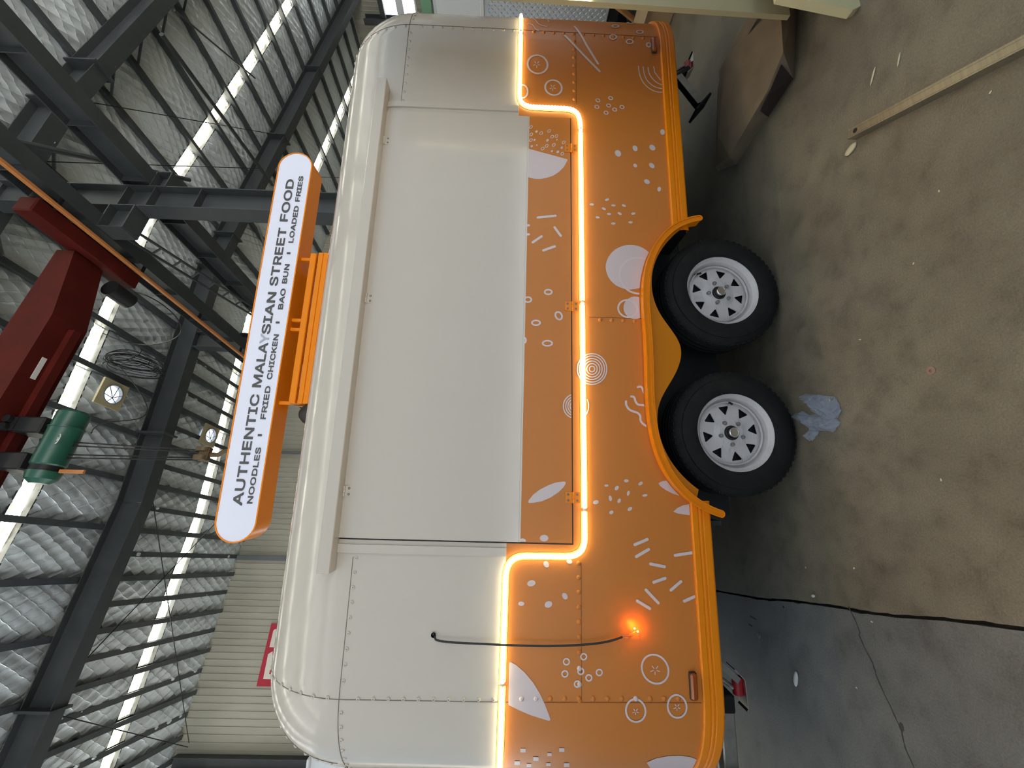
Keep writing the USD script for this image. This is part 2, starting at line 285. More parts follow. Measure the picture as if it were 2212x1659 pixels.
for r0, r1 in zip(rr_[:-1], rr_[1:]):
    for q0, q1, st in qcuts:
        s = st if (-8 < r0 < 27 and q0 > -1) else .4
        if r0 > 14: s = max(s, .1)
        obj('foil_panel', foil(r0, r1, q0, q1, s), M['foil'], cl, smooth=True)
    for q0, q1 in SK:
        za, zb = roofz(r0 + .07) + .05, roofz(r1 - .07) + .05
        a, b = r0 + .06, r1 - .06; nn = 24
        qq = np.linspace(q0, q1, nn + 1); zz = .018 * (np.arange(nn + 1) % 4 < 2)       # ribbed sheet
        v = np.concatenate([np.stack([0 * qq + a, qq, za + zz], 1), np.stack([0 * qq + b, qq, zb + zz], 1)])
        i = np.arange(nn); f = np.stack([i, i + nn + 1, i + nn + 2, i + 1], 1)
        obj('skylight_sheet', trimesh.Trimesh(v, np.vstack([f[:, [0, 2, 1]], f[:, [0, 3, 2]]]), process=False), M['sky'], cl, smooth=False)
for q0, q1 in SK:                                                                    # upstands beside each strip
    for q in (q0 - .03, q1):
        v = []
        for r0, r1 in zip(NOD[:-1, 0], NOD[1:, 0]):
            v.append(bar((r0, q + .015, roofz(r0) + .02), (r1, q + .015, roofz(r1) + .02), .03, .16))
        obj('skylight_curb', v, M['purl'], cl, smooth=False)
dk = []
for r0, r1 in zip(NOD[:-1, 0], NOD[1:, 0]): dk.append(bar((r0, (Q0 + QW) / 2, roofz(r0) + .2), (r1, (Q0 + QW) / 2, roofz(r1) + .2), QW - Q0, .05))
obj('roof_deck', dk, M['deck'], cl, smooth=False)
# rafters: welded tapered portal beams along r
def ibeam_r(q, r0, r1, dep, fw=.34):
    nod = [r0] + [float(x) for x in NOD[:, 0] if r0 < x < r1] + [r1]; out = [[], [], []]
    for a, b in zip(nod[:-1], nod[1:]):
        A, B = np.array((a, q, roofz(a) - .23)), np.array((b, q, roofz(b) - .23)); dz = np.array((0, 0, dep))
        out[0].append(bar(A - dz / 2, B - dz / 2, .014, dep)); out[1].append(bar(A, B, fw, .02)); out[2].append(bar(A - dz, B - dz, fw, .02))
    return out
for i, q in enumerate((10.6, 5.5, -.2, -6.0)):
    t = hall('roof_rafter', ['dark steel roof rafter crossing behind the trailer sign, farther of the two in view', 'dark steel roof rafter nearer overhead, above the red crane girder', 'dark steel roof rafter over the viewer, outside the view', 'dark steel roof rafter at the open end of the hall'][i], 'roof beam', q=q, kind='structure')
    wb, tf, bf = ibeam_r(0, -16, 28, .62)
    obj('web', wb, M['frame'], t, smooth=False); obj('flange', tf, M['frame'], t, smooth=False); obj('flange', bf, M['frame'], t, smooth=False)
    for r in (-3.0, 3.0, 8.8, 10.2, 15.5, 20.3):
        z = roofz(r) - .23 - .31
        obj('splice_plate', bx(r - .025, r + .025, -.24, .24, z - .38, z + .34), M['frame'], t, smooth=False)
    if i < 2:
        for r in PR:
            if 0 < r < 27: obj('fly_brace', bar((r + .05, .1, roofz(r) - .85), (r + .05, .75, roofz(r) - .2), .05, .05), M['purl'], t, smooth=False)
# columns
def icol(t, w, d, z0, z1, m=M['frame']):
    obj('web', bx(-d / 2, d / 2, -.008, .008, z0, z1), m, t, smooth=False)
    for s in (-1, 1): obj('flange', bx(s * d / 2 - .01, s * d / 2 + .01, -w / 2, w / 2, z0, z1), m, t, smooth=False)
def bracket(t, x0, x1, z0, z1, m=M['frame']):
    obj('corbel', [bx(min(x0, x1), max(x0, x1), -.012, .012, z0, z1), bx(min(x0, x1), max(x0, x1), -.16, .16, z0 - .02, z0), bx(min(x0, x1), max(x0, x1), -.16, .16, z1, z1 + .02), bx(x1 - .012, x1 + .012, -.16, .16, z0, z1)], m, t, smooth=False)
for i, (r, q, lab) in enumerate([(5.97, 5.4, 'dark steel crane column standing behind the trailer, carrying both runway beams'), (5.97, 10.6, 'dark steel crane column farther back behind the trailer sign'), (27.4, 11.6, 'dark steel eaves column above the right end of the trailer'), (27.4, 5.5, 'dark steel eaves column on the right wall, nearer one'), (-5.84, 16.2, 'dark steel gable column at the left edge of the cream wall')]):
    t = hall('steel_column', lab, 'column', r, q, kind='structure')
    zt = roofz(r) - (.85 if i < 4 else .2)
    icol(t, .30, .50 if i < 4 else .30, 0, zt)
    for k in range(5 if i < 2 else 0):
        zz = (4.2, 7.2, 8.05, 8.55, 9.6)[k]; obj('stiffener', bx(-.24, .24, -.14, .14, zz - .006, zz + .006), M['frame'], t, smooth=False)
    if i < 2:
        bracket(t, .25, .62, 7.88, 8.14); bracket(t, -.25, -.78, 8.22, 8.64)
    if i == 2:
        obj('eaves_beam', bx(-.12, .12, -6, 4.5, 8.72, 8.98), M['frame'], t, smooth=False)
for r, w in ((-.02, .16), (4.0, .10)):
    t = hall('gable_post', 'slim grey post on the cream gable wall, ' + ('left one' if r < 1 else 'right one beside the sign'), 'post', r, QW - .12, kind='structure')
    obj('post_face', bev(-w / 2, w / 2, -.06, .06, 0, roofz(r) - .1, .006), M['postg'], t, smooth=False)
# crane runway beams along q
def runway(r, z0, dep, lab, fw=.28):
    t = hall('crane_runway_beam', lab, 'crane beam', r, 0, kind='structure')
    a, b = Q0, QW - .3
    obj('web', bx(-.006, .006, a, b, z0, z0 + dep), M['frame'], t, smooth=False)
    for z in (z0, z0 + dep): obj('flange', bx(-fw / 2, fw / 2, a, b, z - .01, z + .01), M['frame'], t, smooth=False)
    obj('rail', bx(-.04, .04, a, b, z0 + dep + .01, z0 + dep + .09), M['blackst'], t, smooth=False)
    q = 1.2
    while q < 15.5:
        for s in (-1, 1):
            obj('stiffener', bx(min(s * .006, s * fw * .48), max(s * .006, s * fw * .48), q - .006, q + .006, z0 + .01, z0 + dep - .01), M['frame'], t, smooth=False)
        q += 1.0
    return t
runway(5.32, 8.66, .52, 'dark steel crane runway beam with the orange conductor bar along it')
runway(6.40, 8.16, .50, 'dark steel crane runway beam resting on the right side corbel of the column')
t = hall('conductor_bar', 'orange plastic conductor bar running along the left runway beam', 'conductor bar', 4.98, 0)
obj('bar_housing', bev(-.032, .032, -6, 15.5, 8.59, 8.66, .01), M['conduct'], t, smooth=False)
for q in np.arange(1.5, 15, 1.6): obj('hanger', bx(-.03, .25, q - .02, q + .02, 8.66, 8.70), M['blackst'], t, smooth=False)
# bracing: pipes, rods and a cable ladder
def pipe(name, lab, cat, a, b, rad, m, n=8, **k):
    A, B = W(*a), W(*b); o = A.copy()
    x = thing(name, lab, cat, A); obj('pipe' if rad > .03 else 'rod', tube(np.linspace(0, 1, 3)[:, None] * (B - A), rad, n), m, x); return x
def H(h): return h + CZ
pipe('brace_pipe', 'dark round brace pipe crossing the skylight near the column top', 'brace', (4.5, 2.4, H(9.4)), (9.9, 8.1, H(9.35)), .06, M['frame'])
pipe('brace_pipe', 'dark steel brace pipe running up to the purlins at the top left corner', 'brace', (11.2, 5.2, H(8.4)), (12.6, 10.4, H(8.9)), .055, M['frame'])
x = pipe('tie_rod', 'thin horizontal steel tie with a small triangular end plate under the skylight', 'tie rod', (13.0, 5.5, H(9.0)), (15.9, 8.6, H(9.5)), .025, M['frame'])
for a, b, lab in [((1.5, 10.9, H(9.3)), (-5.3, 16.0, H(9.5)), 'thin brace rod crossing the lower skylight strip, end bolted at the rafter'), ((-2.2, 10.9, H(9.3)), (3.6, 16.2, H(9.4)), 'thin brace rod running from the rafter splice towards the sign'),
                  ((-5.4, 16.0, H(9.5)), (-3.2, 10.9, H(9.3)), 'thin brace rod at the lower left corner of the roof'), ((7.2, 5.6, H(9.6)), (13.6, 10.5, H(9.6)), 'thin brace rod over the upper skylight, left one of the pair'), ((9.2, 5.6, H(9.6)), (15.6, 10.5, H(9.5)), 'thin brace rod over the upper skylight, right one of the pair'), ((13.6, 10.8, H(9.3)), (20.5, 16.2, H(9.)), 'thin brace rod beyond the far rafter above the trailer roof')]:
    pipe('brace_rod', lab, 'brace rod', a, b, .011, M['blackst'], 6)
t = hall('cable_ladder', 'dark cable ladder rising between the runway beams beside the sign', 'cable ladder', 5.5, 6.0)
A, B = np.array((-.25, -.5, H(7.05))), np.array((.62, 3.6, H(7.0)))
sd = np.array((.13, -.03, -.16))
for s in (0, 1): obj('side_rail', bar(A + s * sd, B + s * sd, .03, .05), M['frame'], t, smooth=False)
for k in np.linspace(.04, .96, 9): obj('rung', bar(A + (B - A) * k, A + (B - A) * k + sd, .03, .03, (0, 1, 0)), M['frame'], t, smooth=False)
t = hall('wind_brace', 'dark lattice wind brace standing between the far columns', 'brace', 5.97, 10.6)
obj('strut', bar((.3, -.15, H(7.6)), (3.2, -.15, H(6.2)), .09, .16), M['frame'], t, smooth=False)
obj('strut', bar((.2, -.2, H(6.4)), (4.5, -.2, H(8.8)), .07, .07), M['frame'], t, smooth=False)
for s in (-.04, .04): obj('wire', tube([(.32, -.3 + s, H(7.62)), (1.8, -.3 - s, H(6.9)), (3.2, -.3 + s, H(6.22))], .012, 6), M['galv'], t)
# gable wall of ribbed cream sheets, right wall
wl = hall('wall_back', kind='structure')
def ribbed(w, zf, n):
    """a sheet w wide in r with n raised ribs, standing at q = 0"""
    p = []
    for k in range(n): x = w * k / n; d = w / n; p += [(x, 0), (x + d * .80, 0), (x + d * .84, -.022), (x + d * .96, -.022)]
    p.append((w, 0)); p = np.array(p); m = len(p)
    v = np.concatenate([np.c_[p, 0 * p[:, 0]], np.c_[p, np.array([zf(x) for x in p[:, 0]])]]); i = np.arange(m - 1)
    f = np.stack([i, i + 1, i + m + 1, i + m], 1); return trimesh.Trimesh(v, np.vstack([f[:, [0, 1, 2]], f[:, [0, 2, 3]]]), process=False)
r = -16.0
while r < 28:
    w = min(1.0, 28 - r); s = ribbed(w, lambda x: roofz(r + x) + .1, 5); s.apply_translation([r, QW, 0])
    if -6.5 < r < -1.5: s.vertices[:, 2] = np.maximum(s.vertices[:, 2], 4.5)           # above the open doorway
    obj('wall_sheet', s, M['wallc'], wl, smooth=False); r += w
obj('wall_backing', [bx(-1, 28, QW + .03, QW + .15, 0, 13), bx(-16, -6, QW + .03, QW + .15, 0, 13), bx(-6, -1, QW + .03, QW + .15, 4.5, 13)], M['deck'], wl, smooth=False)
for z in (2.6, 6.2): obj('wall_rail', bx(-1, 28, QW - .10, QW - .03, z, z + .12), M['purl'], wl, smooth=False)
wr_ = hall('wall_right', kind='structure'); RW = 27.8
q = -9.0
while q < QW:
    w = 1.0
    def piece(z0, z1):
        s = ribbed(w, lambda x: z1 - z0, 5); v = s.vertices; s.vertices = np.stack([RW + v[:, 1], q + v[:, 0], z0 + v[:, 2]], 1); s.invert(); obj('wall_sheet', s, M['wallc'], wr_, smooth=False)
    if 9.9 < q + .5 < 11.9: piece(0, 7.05); piece(8.95, roofz(RW) + .2)
    else: piece(0, roofz(RW) + .2)
    q += w
obj('wall_backing', [bx(RW + .04, RW + .14, -9, 9.95, 0, 11.2), bx(RW + .04, RW + .14, 11.95, QW, 0, 11.2), bx(RW + .04, RW + .14, 9.95, 11.95, 0, 7.0), bx(RW + .04, RW + .14, 9.95, 11.95, 8.98, 11.2)], M['deck'], wr_, smooth=False)
wn = hall('window_1', r=RW, kind='structure')
obj('window_frame', [bx(-.05, .05, 9.95, 12.0, 7.02, 7.10), bx(-.05, .05, 9.95, 12.0, 8.90, 8.98), bx(-.05, .05, 9.95, 10.05, 7.02, 8.98), bx(-.05, .05, 11.9, 12.0, 7.02, 8.98), bx(-.14, .05, 9.95, 12.0, 7.72, 8.10)], M['white'], wn, smooth=False)
obj('window_pane', bx(.10, .11, 10.0, 11.95, 7.05, 8.95), M['daylb'], wn, smooth=False)
t = hall('wall_panel', 'pale green panel fixed on the right wall beyond the trailer end', 'panel', RW - .12, 11.2)
obj('panel_board', bev(-.04, .06, -1.1, 1.1, 6.15, 6.72, .01), M['green'], t, smooth=False)
t = hall('white_door_panel', 'white framed door leaf with a red diamond sticker on the right wall', 'door panel', RW - .12, 11.2)
obj('door_leaf', bev(-.03, .04, -1.1, 1.1, 4.55, 6.05, .01), M['white'], t, smooth=False)
for z in (4.55, 4.78, 5.5, 5.68): obj('door_rail', bx(-.06, -.02, -1.1, 1.1, z - .02, z + .02), M['galv'], t, smooth=False)
d = BOXC([.02, .45, .45]); d.apply_transform(trimesh.transformations.rotation_matrix(math.pi / 4, (1, 0, 0))); d.apply_translation([-.05, -.32, 5.02]); obj('diamond_sticker', d, M['bannerr'], t, smooth=False)
t = hall('wall_cabinet', 'pale blue-white cabinet edge low on the right wall beside the checker plate', 'cabinet', RW - .3, 11.0)
obj('cabinet_body', bev(-.2, .2, -.8, .8, 3.55, 4.0, .01), M['white'], t, smooth=False); obj('cabinet_post', bev(-.25, -.2, -.8, .8, 2.2, 3.5, .01), M['pinkish'], t, smooth=False)
# red banner on the gable wall, only its top shows over the trailer roof
t = hall('wall_banner', 'red banner with white characters on the cream gable wall, partly behind the trailer', 'banner', 0, QW - .06)
obj('banner_cloth', bx(-3.92, -2.12, -.01, .01, 8.2, 9.45), M['bannerr'], t, smooth=False)
def up(poly, y=-.012, d=.006): return xz(ext(poly, d), y)
g1 = Polygon([(-3.72, 9.28), (-3.02, 9.31), (-2.93, 9.18), (-3.06, 9.14), (-3.10, 8.43), (-3.72, 8.43)]).difference(sbox(-3.58, 9.02, -3.36, 9.12)).difference(sbox(-3.2, 8.96, -2.98, 9.08))
g2 = Polygon([(-2.82, 9.32), (-2.33, 9.32), (-2.28, 9.28), (-2.28, 8.43), (-2.82, 8.43)]).difference(sbox(-2.72, 9.13, -2.40, 9.18))
for g in (g1, g2): obj('character', up(g), M['bannerw'], t, smooth=False)
# the red bridge crane, its hoist and hook
t = hall('bridge_crane', 'dark red bridge crane girder hanging under the roof at upper left', 'crane', 0, 5.6)
zb = H(7.14)
v = np.array([(4.35, -.26, zb + .42), (4.35, .26, zb + .42), (2.9, -.28, zb), (2.9, .28, zb), (-16, -.28, zb), (-16, .28, zb), (4.35, -.26, zb + .75), (4.35, .26, zb + .75), (-16, -.28, zb + .8), (-16, .28, zb + .8)])
gd = trimesh.convex.convex_hull(np.array([(4.7, -.26, zb + .3), (4.7, .26, zb + .3), (3.4, -.28, zb), (3.4, .28, zb), (-16, -.28, zb), (-16, .28, zb), (4.7, -.26, zb + .6), (4.7, .26, zb + .6), (-16, -.28, zb + .62), (-16, .28, zb + .62)]))
obj('girder', gd, M['crane'], t, smooth=False)
obj('bottom_rail', bx(-16, 3.3, .02, .14, zb - .10, zb), M['crane'], t, smooth=False)
obj('end_carriage', bev(4.72, 5.0, -1.1, .8, zb + .16, zb + .46, .02), M['crane'], t, smooth=False)
for s in (-.9, .6): obj('carriage_wheel', (lambda w: (w.apply_transform(trimesh.transformations.rotation_matrix(math.pi / 2, (0, 1, 0))), w.apply_translation([5.1, s, zb + .35]), w)[2])(TC.cylinder(.16, .12, sections=24)), M['blackst'], t)
obj('drive_motor', (lambda w: (w.apply_transform(trimesh.transformations.rotation_matrix(math.pi / 2, (1, 0, 0))), w.apply_translation([4.45, .62, zb + .2]), w)[2])(TC.cylinder(.15, .42, sections=24)), M['blackst'], t)
for r, w in ((2.55, .36), (.35, .25)): obj('rating_plate', bx(r - w / 2, r + w / 2, -.10, -.03, zb - .006, zb), M['debris'], t, smooth=False)
t = hall('electric_hoist', 'green electric rope hoist hanging from the red crane girder', 'hoist', 1.36, 5.68)
def rcyl(r, x0, x1, y, z, n=32, prof=None):
    p = prof or [(0, x0), (r, x0), (r, x1), (0, x1)]
    m = lathe(p, n, y=False); v = m.vertices; m.vertices = np.stack([v[:, 2], v[:, 1] + y, v[:, 0] + z], 1); m.fix_normals(); return m
zh = H(6.42)
obj('drum_housing', rcyl(0, 0, 0, 0, zh, prof=[(0, -.26), (.17, -.26), (.19, -.24), (.19, .28), (.20, .285), (.20, .30), (.185, .305), (.185, .52), (.16, .55), (0, .55)]), M['hoist'], t)
obj('motor_end', rcyl(0, 0, 0, 0, zh, prof=[(0, -.50), (.10, -.50), (.17, -.44), (.185, -.36), (.185, -.335), (0, -.335)]), M['hoist'], t)
obj('coupling', rcyl(.172, -.34, -.255, 0, zh), M['blackst'], t)
obj('emblem', [rcyl(.0, 0, 0, 0, 0, 32)] if False else [(lambda m: (m.apply_transform(trimesh.transformations.rotation_matrix(-math.pi / 2 - .5, (1, 0, 0))), m.apply_translation([.10, -.155, zh - .11]), m)[2])(ext(Point(0, 0).buffer(.075).difference(Point(0, 0).buffer(.062)).union(Polygon([(-.05, -.03), (0, .035), (.05, -.03), (.03, -.03), (0, .008), (-.03, -.03)])), .008))], M['debris'], t, smooth=False)
for x in (-.22, .30):
    obj('trolley', [bev(x - .12, x + .12, -.16, .16, zh + .20, zb - .14, .02), bx(x - .10, x + .10, -.17, -.13, zb - .16, zb - .01), bx(x - .10, x + .10, .13, .17, zb - .16, zb - .01)], M['blackst'], t, smooth=False)
    for s in (-.06, .06): obj('trolley_wheel', (lambda w: (w.apply_transform(trimesh.transformations.rotation_matrix(math.pi / 2, (1, 0, 0))), w.apply_translation([x + s, -.20, zb - .06]), w)[2])(TC.cylinder(.055, .06, sections=20)), M['blackst'], t)
obj('limit_lever', bar((-.32, .02, zh - .18), (-.32, .02, zh - .52), .03, .05, (1, 0, 0)), M['conduct'], t, smooth=False)
zk = H(4.36)
for x in (-.13, -.08, .05, .10): obj('wire_rope', tube([(x, .02, zh - .15), (x * .62 - .03, 0, zk)], .010, 6), M['blackst'], t)
hk = [(0, 0, 0), (0, 0, -.10), (.055, 0, -.17), (.07, 0, -.26), (.02, 0, -.34), (-.06, 0, -.33), (-.085, 0, -.25)]
ob = obj('hook_block', [bev(-.12, .08, -.05, .05, zk - .12, zk + .02, .02), rcyl(.10, -.11, -.05, 0, zk - .02, 20), rcyl(.10, .01, .07, 0, zk - .02, 20), (lambda m: (m.apply_translation([-.03, 0, zk - .14]), m)[1])(tube(hk, .032, 8))], M['hook'], t)
for q_, r_, lab in ((9.3, 3.66, 'square ceiling vent with a round spoked opening beside the coiled cables'), (12.92, 3.70, 'smaller looking square ceiling vent with a round opening near the crane hook')):
    t = hall('roof_vent', lab, 'vent', r_, q_); z = roofz(r_) - .27
    fr = sbox(-.36, -.34, .30, .34).difference(Point(-.03, 0).buffer(.235)); m = ext(fr, .05); m.apply_translation([0, 0, z]); obj('vent_board', m, M['beigedim'], t, smooth=False)
    m = TC.cylinder(.235, .02, sections=32); m.apply_translation([-.03, 0, z + .07]); obj('vent_opening', m, M['dayl'], t)
    m = lathe([(.235, z + .12), (.245, z + .12), (.245, z - .03), (.225, z - .03), (.225, z + .12)], 32, y=False); m.apply_translation([-.03, 0, 0]); obj('vent_ring', m, M['galv'], t)
    for k in range(6):
        a = k * math.pi / 3 + .3; obj('spoke', tube([(-.12, .02, z - .02), (-.03 + .23 * math.cos(a), .23 * math.sin(a), z - .01)], .007, 5), M['blackst'], t)
t = hall('cable_coil', 'bundle of thin black cable loops hanging by the ceiling vent', 'cable', 4.35, 8.75)
z0 = roofz(4.35) - .36
for k in range(14):
    g = np.random.default_rng(40 + k); L, wd, dz = .9 + .5 * g.random(), .10 + .16 * g.random(), .10 + .3 * g.random(); o = (g.random(3) - .5) * (.25, .10, .12)
    a = np.linspace(0, 2 * np.pi, 26); lp = np.stack([wd * np.sin(a) + .15 * (1 - np.cos(a)) + o[0], L / 2 * (1 - np.cos(a)) + o[1], z0 - dz * (1 - np.cos(a)) / 2 - .06 * np.sin(2 * a) + o[2]], 1)
    obj('cable_loop', tube(lp, .008, 5, False), M['black'], t)
from scipy.interpolate import CubicSpline
for lab, pts in (('thin black cable looping from the crane end carriage up to a purlin', [(4.72, 6.5, H(7.4)), (4.74, 7.1, H(7.2)), (4.8, 8.2, H(7.8)), (4.75, 8.7, H(8.9)), (4.8, 8.55, H(9.6)), (4.8, 8.3, H(9.7))]),
                 ('thin black cable sagging from the skylight edge to the cable coil', [(4.9, 8.55, H(9.6)), (4.8, 9.1, H(9.45)), (4.5, 9.0, H(9.5)), (4.35, 8.8, H(9.6))]),
                 ('thin black cable drooping from the ceiling vent towards the green hoist', [(4.2, 8.8, H(9.5)), (3.3, 9.6, H(9.1)), (2.6, 8.2, H(8.2)), (1.75, 6.2, H(6.6))])):
    p = np.array(pts); d = np.linspace(0, 1, len(p)); s = np.linspace(0, 1, 30); o = W(*p[0]); t = thing('power_cable', lab, 'cable', o)
    wp = np.array([W(*x) for x in CubicSpline(d, p)(s)]) - o; obj('cable_run', tube(wp, .011, 6), M['black'], t)
# ---------------------------------------------------------------- the food trailer
XL, XR, RC, RT, RTZ, RTY, WD = -1.10, 2.295, .50, .40, .44, .34, 2.05
ZB, ZT, ZS, ZM = .500, .578, 2.065, 1.413
TTOP = ZS + RT * math.pi / 2
def prof(t):
    """height and inset of the skin at arc length t up the side"""
    t = np.asarray(t, float); a = np.clip((t - ZS) / RT, 0, math.pi / 2)
    return np.where(t > ZS, ZS + RTZ * np.sin(a), t), RTY * (1 - np.cos(a)), a
def skin(s, t, off=0.):
    s, t = np.asarray(s, float), np.asarray(t, float); z, d, a = prof(t)
    z = z + off * np.sin(a); R = RC - d + off * np.cos(a)
    sg = np.where(s < XL, -1., 1.); e = np.where(s < XL, XL - s, np.where(s > XR, s - XR, 0.)); b = np.minimum(e / RC, math.pi / 2); extra = np.maximum(e - RC * math.pi / 2, 0)
    xc = np.clip(s, XL, XR)
    return np.stack([xc + sg * np.where(e > 0, R * np.sin(b), 0), RC - R * np.cos(b) + extra, z], -1)
def skin_n(s, t):
    z, d, a = prof(t); sg = -1. if s < XL else 1.; e = XL - s if s < XL else max(s - XR, 0.); b = min(e / RC, math.pi / 2)
    return np.array([sg * math.sin(b) * math.cos(a) if e > 0 else 0, -math.cos(b) * math.cos(a), math.sin(a)])
def refine(m, size):
    v, f = trimesh.remesh.subdivide_to_size(m.vertices, m.faces, size, max_iter=12); return trimesh.Trimesh(v, f)
def flat(poly):
    out = [TC.triangulate_polygon(p, engine='earcut') for p in getattr(poly, 'geoms', [poly]) if p.area > 1e-8]
    v = []; f = []; n = 0
    for a, b in out: v.append(np.c_[a, np.zeros(len(a))]); f.append(b + n); n += len(a)
    return trimesh.Trimesh(np.vstack(v), np.vstack(f), process=True)
def orient(m):
    """faces of a skin patch look outwards"""
    c = m.triangles_center; n = m.face_normals; ctr = np.array([(XL + XR) / 2, WD / 2, 1.3]); o = c - ctr; o[:, 0] *= .25
    if (np.einsum('ij,ij->i', n, o) < 0).mean() > .5: m.invert()
    return m
def patch(poly, off, size=.12, thick=0.):
    m = flat(poly); lo, hi = m.bounds[0, 0], m.bounds[1, 0]
    if lo < XL or hi > XR or m.bounds[1, 1] > ZS: m = refine(m, size)
    v = skin(m.vertices[:, 0], m.vertices[:, 1], off); top = orient(trimesh.Trimesh(v, m.faces, process=False))
    if not thick: return top
    e = m.edges_sorted; u, cnt = np.unique(e, axis=0, return_counts=True); bd = u[cnt == 1]
    w = skin(m.vertices[:, 0], m.vertices[:, 1], off - thick); n = len(v)
    q = np.vstack([np.c_[bd[:, 0], bd[:, 1], bd[:, 1] + n], np.c_[bd[:, 0], bd[:, 1] + n, bd[:, 0] + n]])
    sd = trimesh.Trimesh(np.vstack([v, w]), q, process=False)
    # turn the rim outwards
    ctr = np.r_[poly.centroid.coords[0], 0]; cc = skin(ctr[0], ctr[1], off)
    fl_ = np.einsum('ij,ij->i', sd.face_normals, sd.triangles_center - cc) < 0; ff = sd.faces.copy(); ff[fl_] = ff[fl_][:, ::-1]
    return trimesh.util.concatenate([top, trimesh.Trimesh(sd.vertices, ff, process=False)])
TR = thing('food_trailer', 'cream and orange rounded food trailer with a lit warm light strip along its side', 'food trailer')
def contour(R, n=14):
    p = []
    for (cx, cy, a0) in ((XL, RC, 180), (XR, RC, 270), (XR, WD - RC, 0), (XL, WD - RC, 90)):
        for a in np.radians(np.linspace(a0, a0 + 90, n)): p.append((cx + R * math.cos(a), cy + R * math.sin(a)))
    q = []
    for i in range(len(p)):                                        # subdivide the long straights
        a, b = np.array(p[i]), np.array(p[(i + 1) % len(p)]); k = max(1, int(np.linalg.norm(b - a) / .25)); q += [a + (b - a) * j / k for j in range(k)]
    return np.array(q)
def shell(ts, cap, skip=None):
    v = []
    for t in ts: z, d, a = prof(t); c = contour(RC - float(d)); v.append(np.c_[c, np.full(len(c), float(z))])
    n = min(len(x) for x in v); base = contour(RC); nn = len(base)
    v = []
    for t in ts:                                                   # move the base contour inwards so that all rings match
        z, d, a = prof(t); cx = np.clip(base[:, 0], XL, XR); cy = np.clip(base[:, 1], RC, WD - RC); o = base - np.c_[cx, cy]; v.append(np.c_[np.c_[cx, cy] + o * (RC - float(d)) / RC, np.full(nn, float(z))])
    m = len(ts); V = np.vstack(v); i = np.arange(m - 1)[:, None] * nn; j = np.arange(nn)[None]; k = (j + 1) % nn
    q = np.stack([i + j, i + k, i + nn + k, i + nn + j], -1)
    if skip is not None: q = q[:, ~np.array([skip(*(base[a] + base[(a + 1) % nn]) / 2) for a in range(nn)])]
    q = q.reshape(-1, 4); f = np.vstack([q[:, [0, 1, 2]], q[:, [0, 2, 3]]])
    if cap:
        t0 = TC.triangulate_polygon(Polygon(v[-1][:, :2]), engine='earcut')
        f = np.vstack([f, t0[1] + len(V)]); V = np.vstack([V, np.c_[t0[0], np.full(len(t0[0]), v[-1][0, 2])]])
    return trimesh.Trimesh(V, f, process=False)
obj('upper_shell', shell(np.concatenate([[ZM, 1.7, ZS], np.linspace(ZS, TTOP, 13)[1:]]), True), M['cream'], TR, smooth=30)
# lower skin: the camera side has the double wheel arch cut out of it
WAV = [(1.08, .483), (1.074, .517), (1.012, .584), (.924, .656), (.845, .693), (.758, .713), (.718, .714), (.658, .703), (.585, .684), (.533, .659), (.491, .630), (.459, .604), (.417, .589), (.366, .584), (.31, .596), (.259, .623), (.218, .655), (.182, .679), (.142, .696), (.097, .71), (.045, .717), (.002, .717), (-.044, .708), (-.094, .694), (-.143, .672), (-.184, .644), (-.223, .609), (-.254, .569), (-.289, .518), (-.312, .486)]
LIP = [(1.101, .459), (1.061, .555), (1.03, .605), (.982, .654), (.93, .688), (.879, .714), (.778, .746), (.677, .754), (.559, .752), (.415, .752), (.255, .753), (.14, .752), (.053, .751), (-.024, .748), (-.091, .736), (-.149, .714), (-.209, .68), (-.26, .641), (-.307, .598), (-.336, .555), (-.356, .511), (-.373, .471)]
arch = Polygon([(1.10, .40)] + [(x, z - .012) for x, z in LIP[1:-1]] + [(-.372, .40)]).buffer(0)
SE = RC * math.pi / 2
lower = sbox(XL - SE - .5, ZB, XR + SE + .5, ZM).difference(arch)
# split the side in strips so the rounded ends refine without touching the flat middle
sidem = [patch(lower.intersection(sbox(XL, 0, XR, 3)), 0), patch(lower.intersection(sbox(XL - 2, 0, XL, 3)), 0, .07), patch(lower.intersection(sbox(XR, 0, XR + 2, 3)), 0, .07)]
backm = shell([ZB, 1.0, ZM], False, skip=lambda x, y: y < RC + .499)
obj('lower_shell', sidem + [backm], M['orange'], TR, smooth=30)
obj('underbody', [bx(XL - .4, XR + .4, .40, WD - .05, .44, .49), bx(XL - .1, -.42, .03, .41, .480, .492), bx(1.14, XR + .1, .03, .41, .480, .492)], M['well'], TR, smooth=False)
obj('wheel_well', [bx(-.42, 1.14, .36, .38, .2, .80), bx(-.42, 1.14, .004, .38, .775, .80), bx(-.43, -.41, .01, .38, .44, .80), bx(1.13, 1.15, .01, .38, .44, .80)], M['well'], TR, smooth=False)
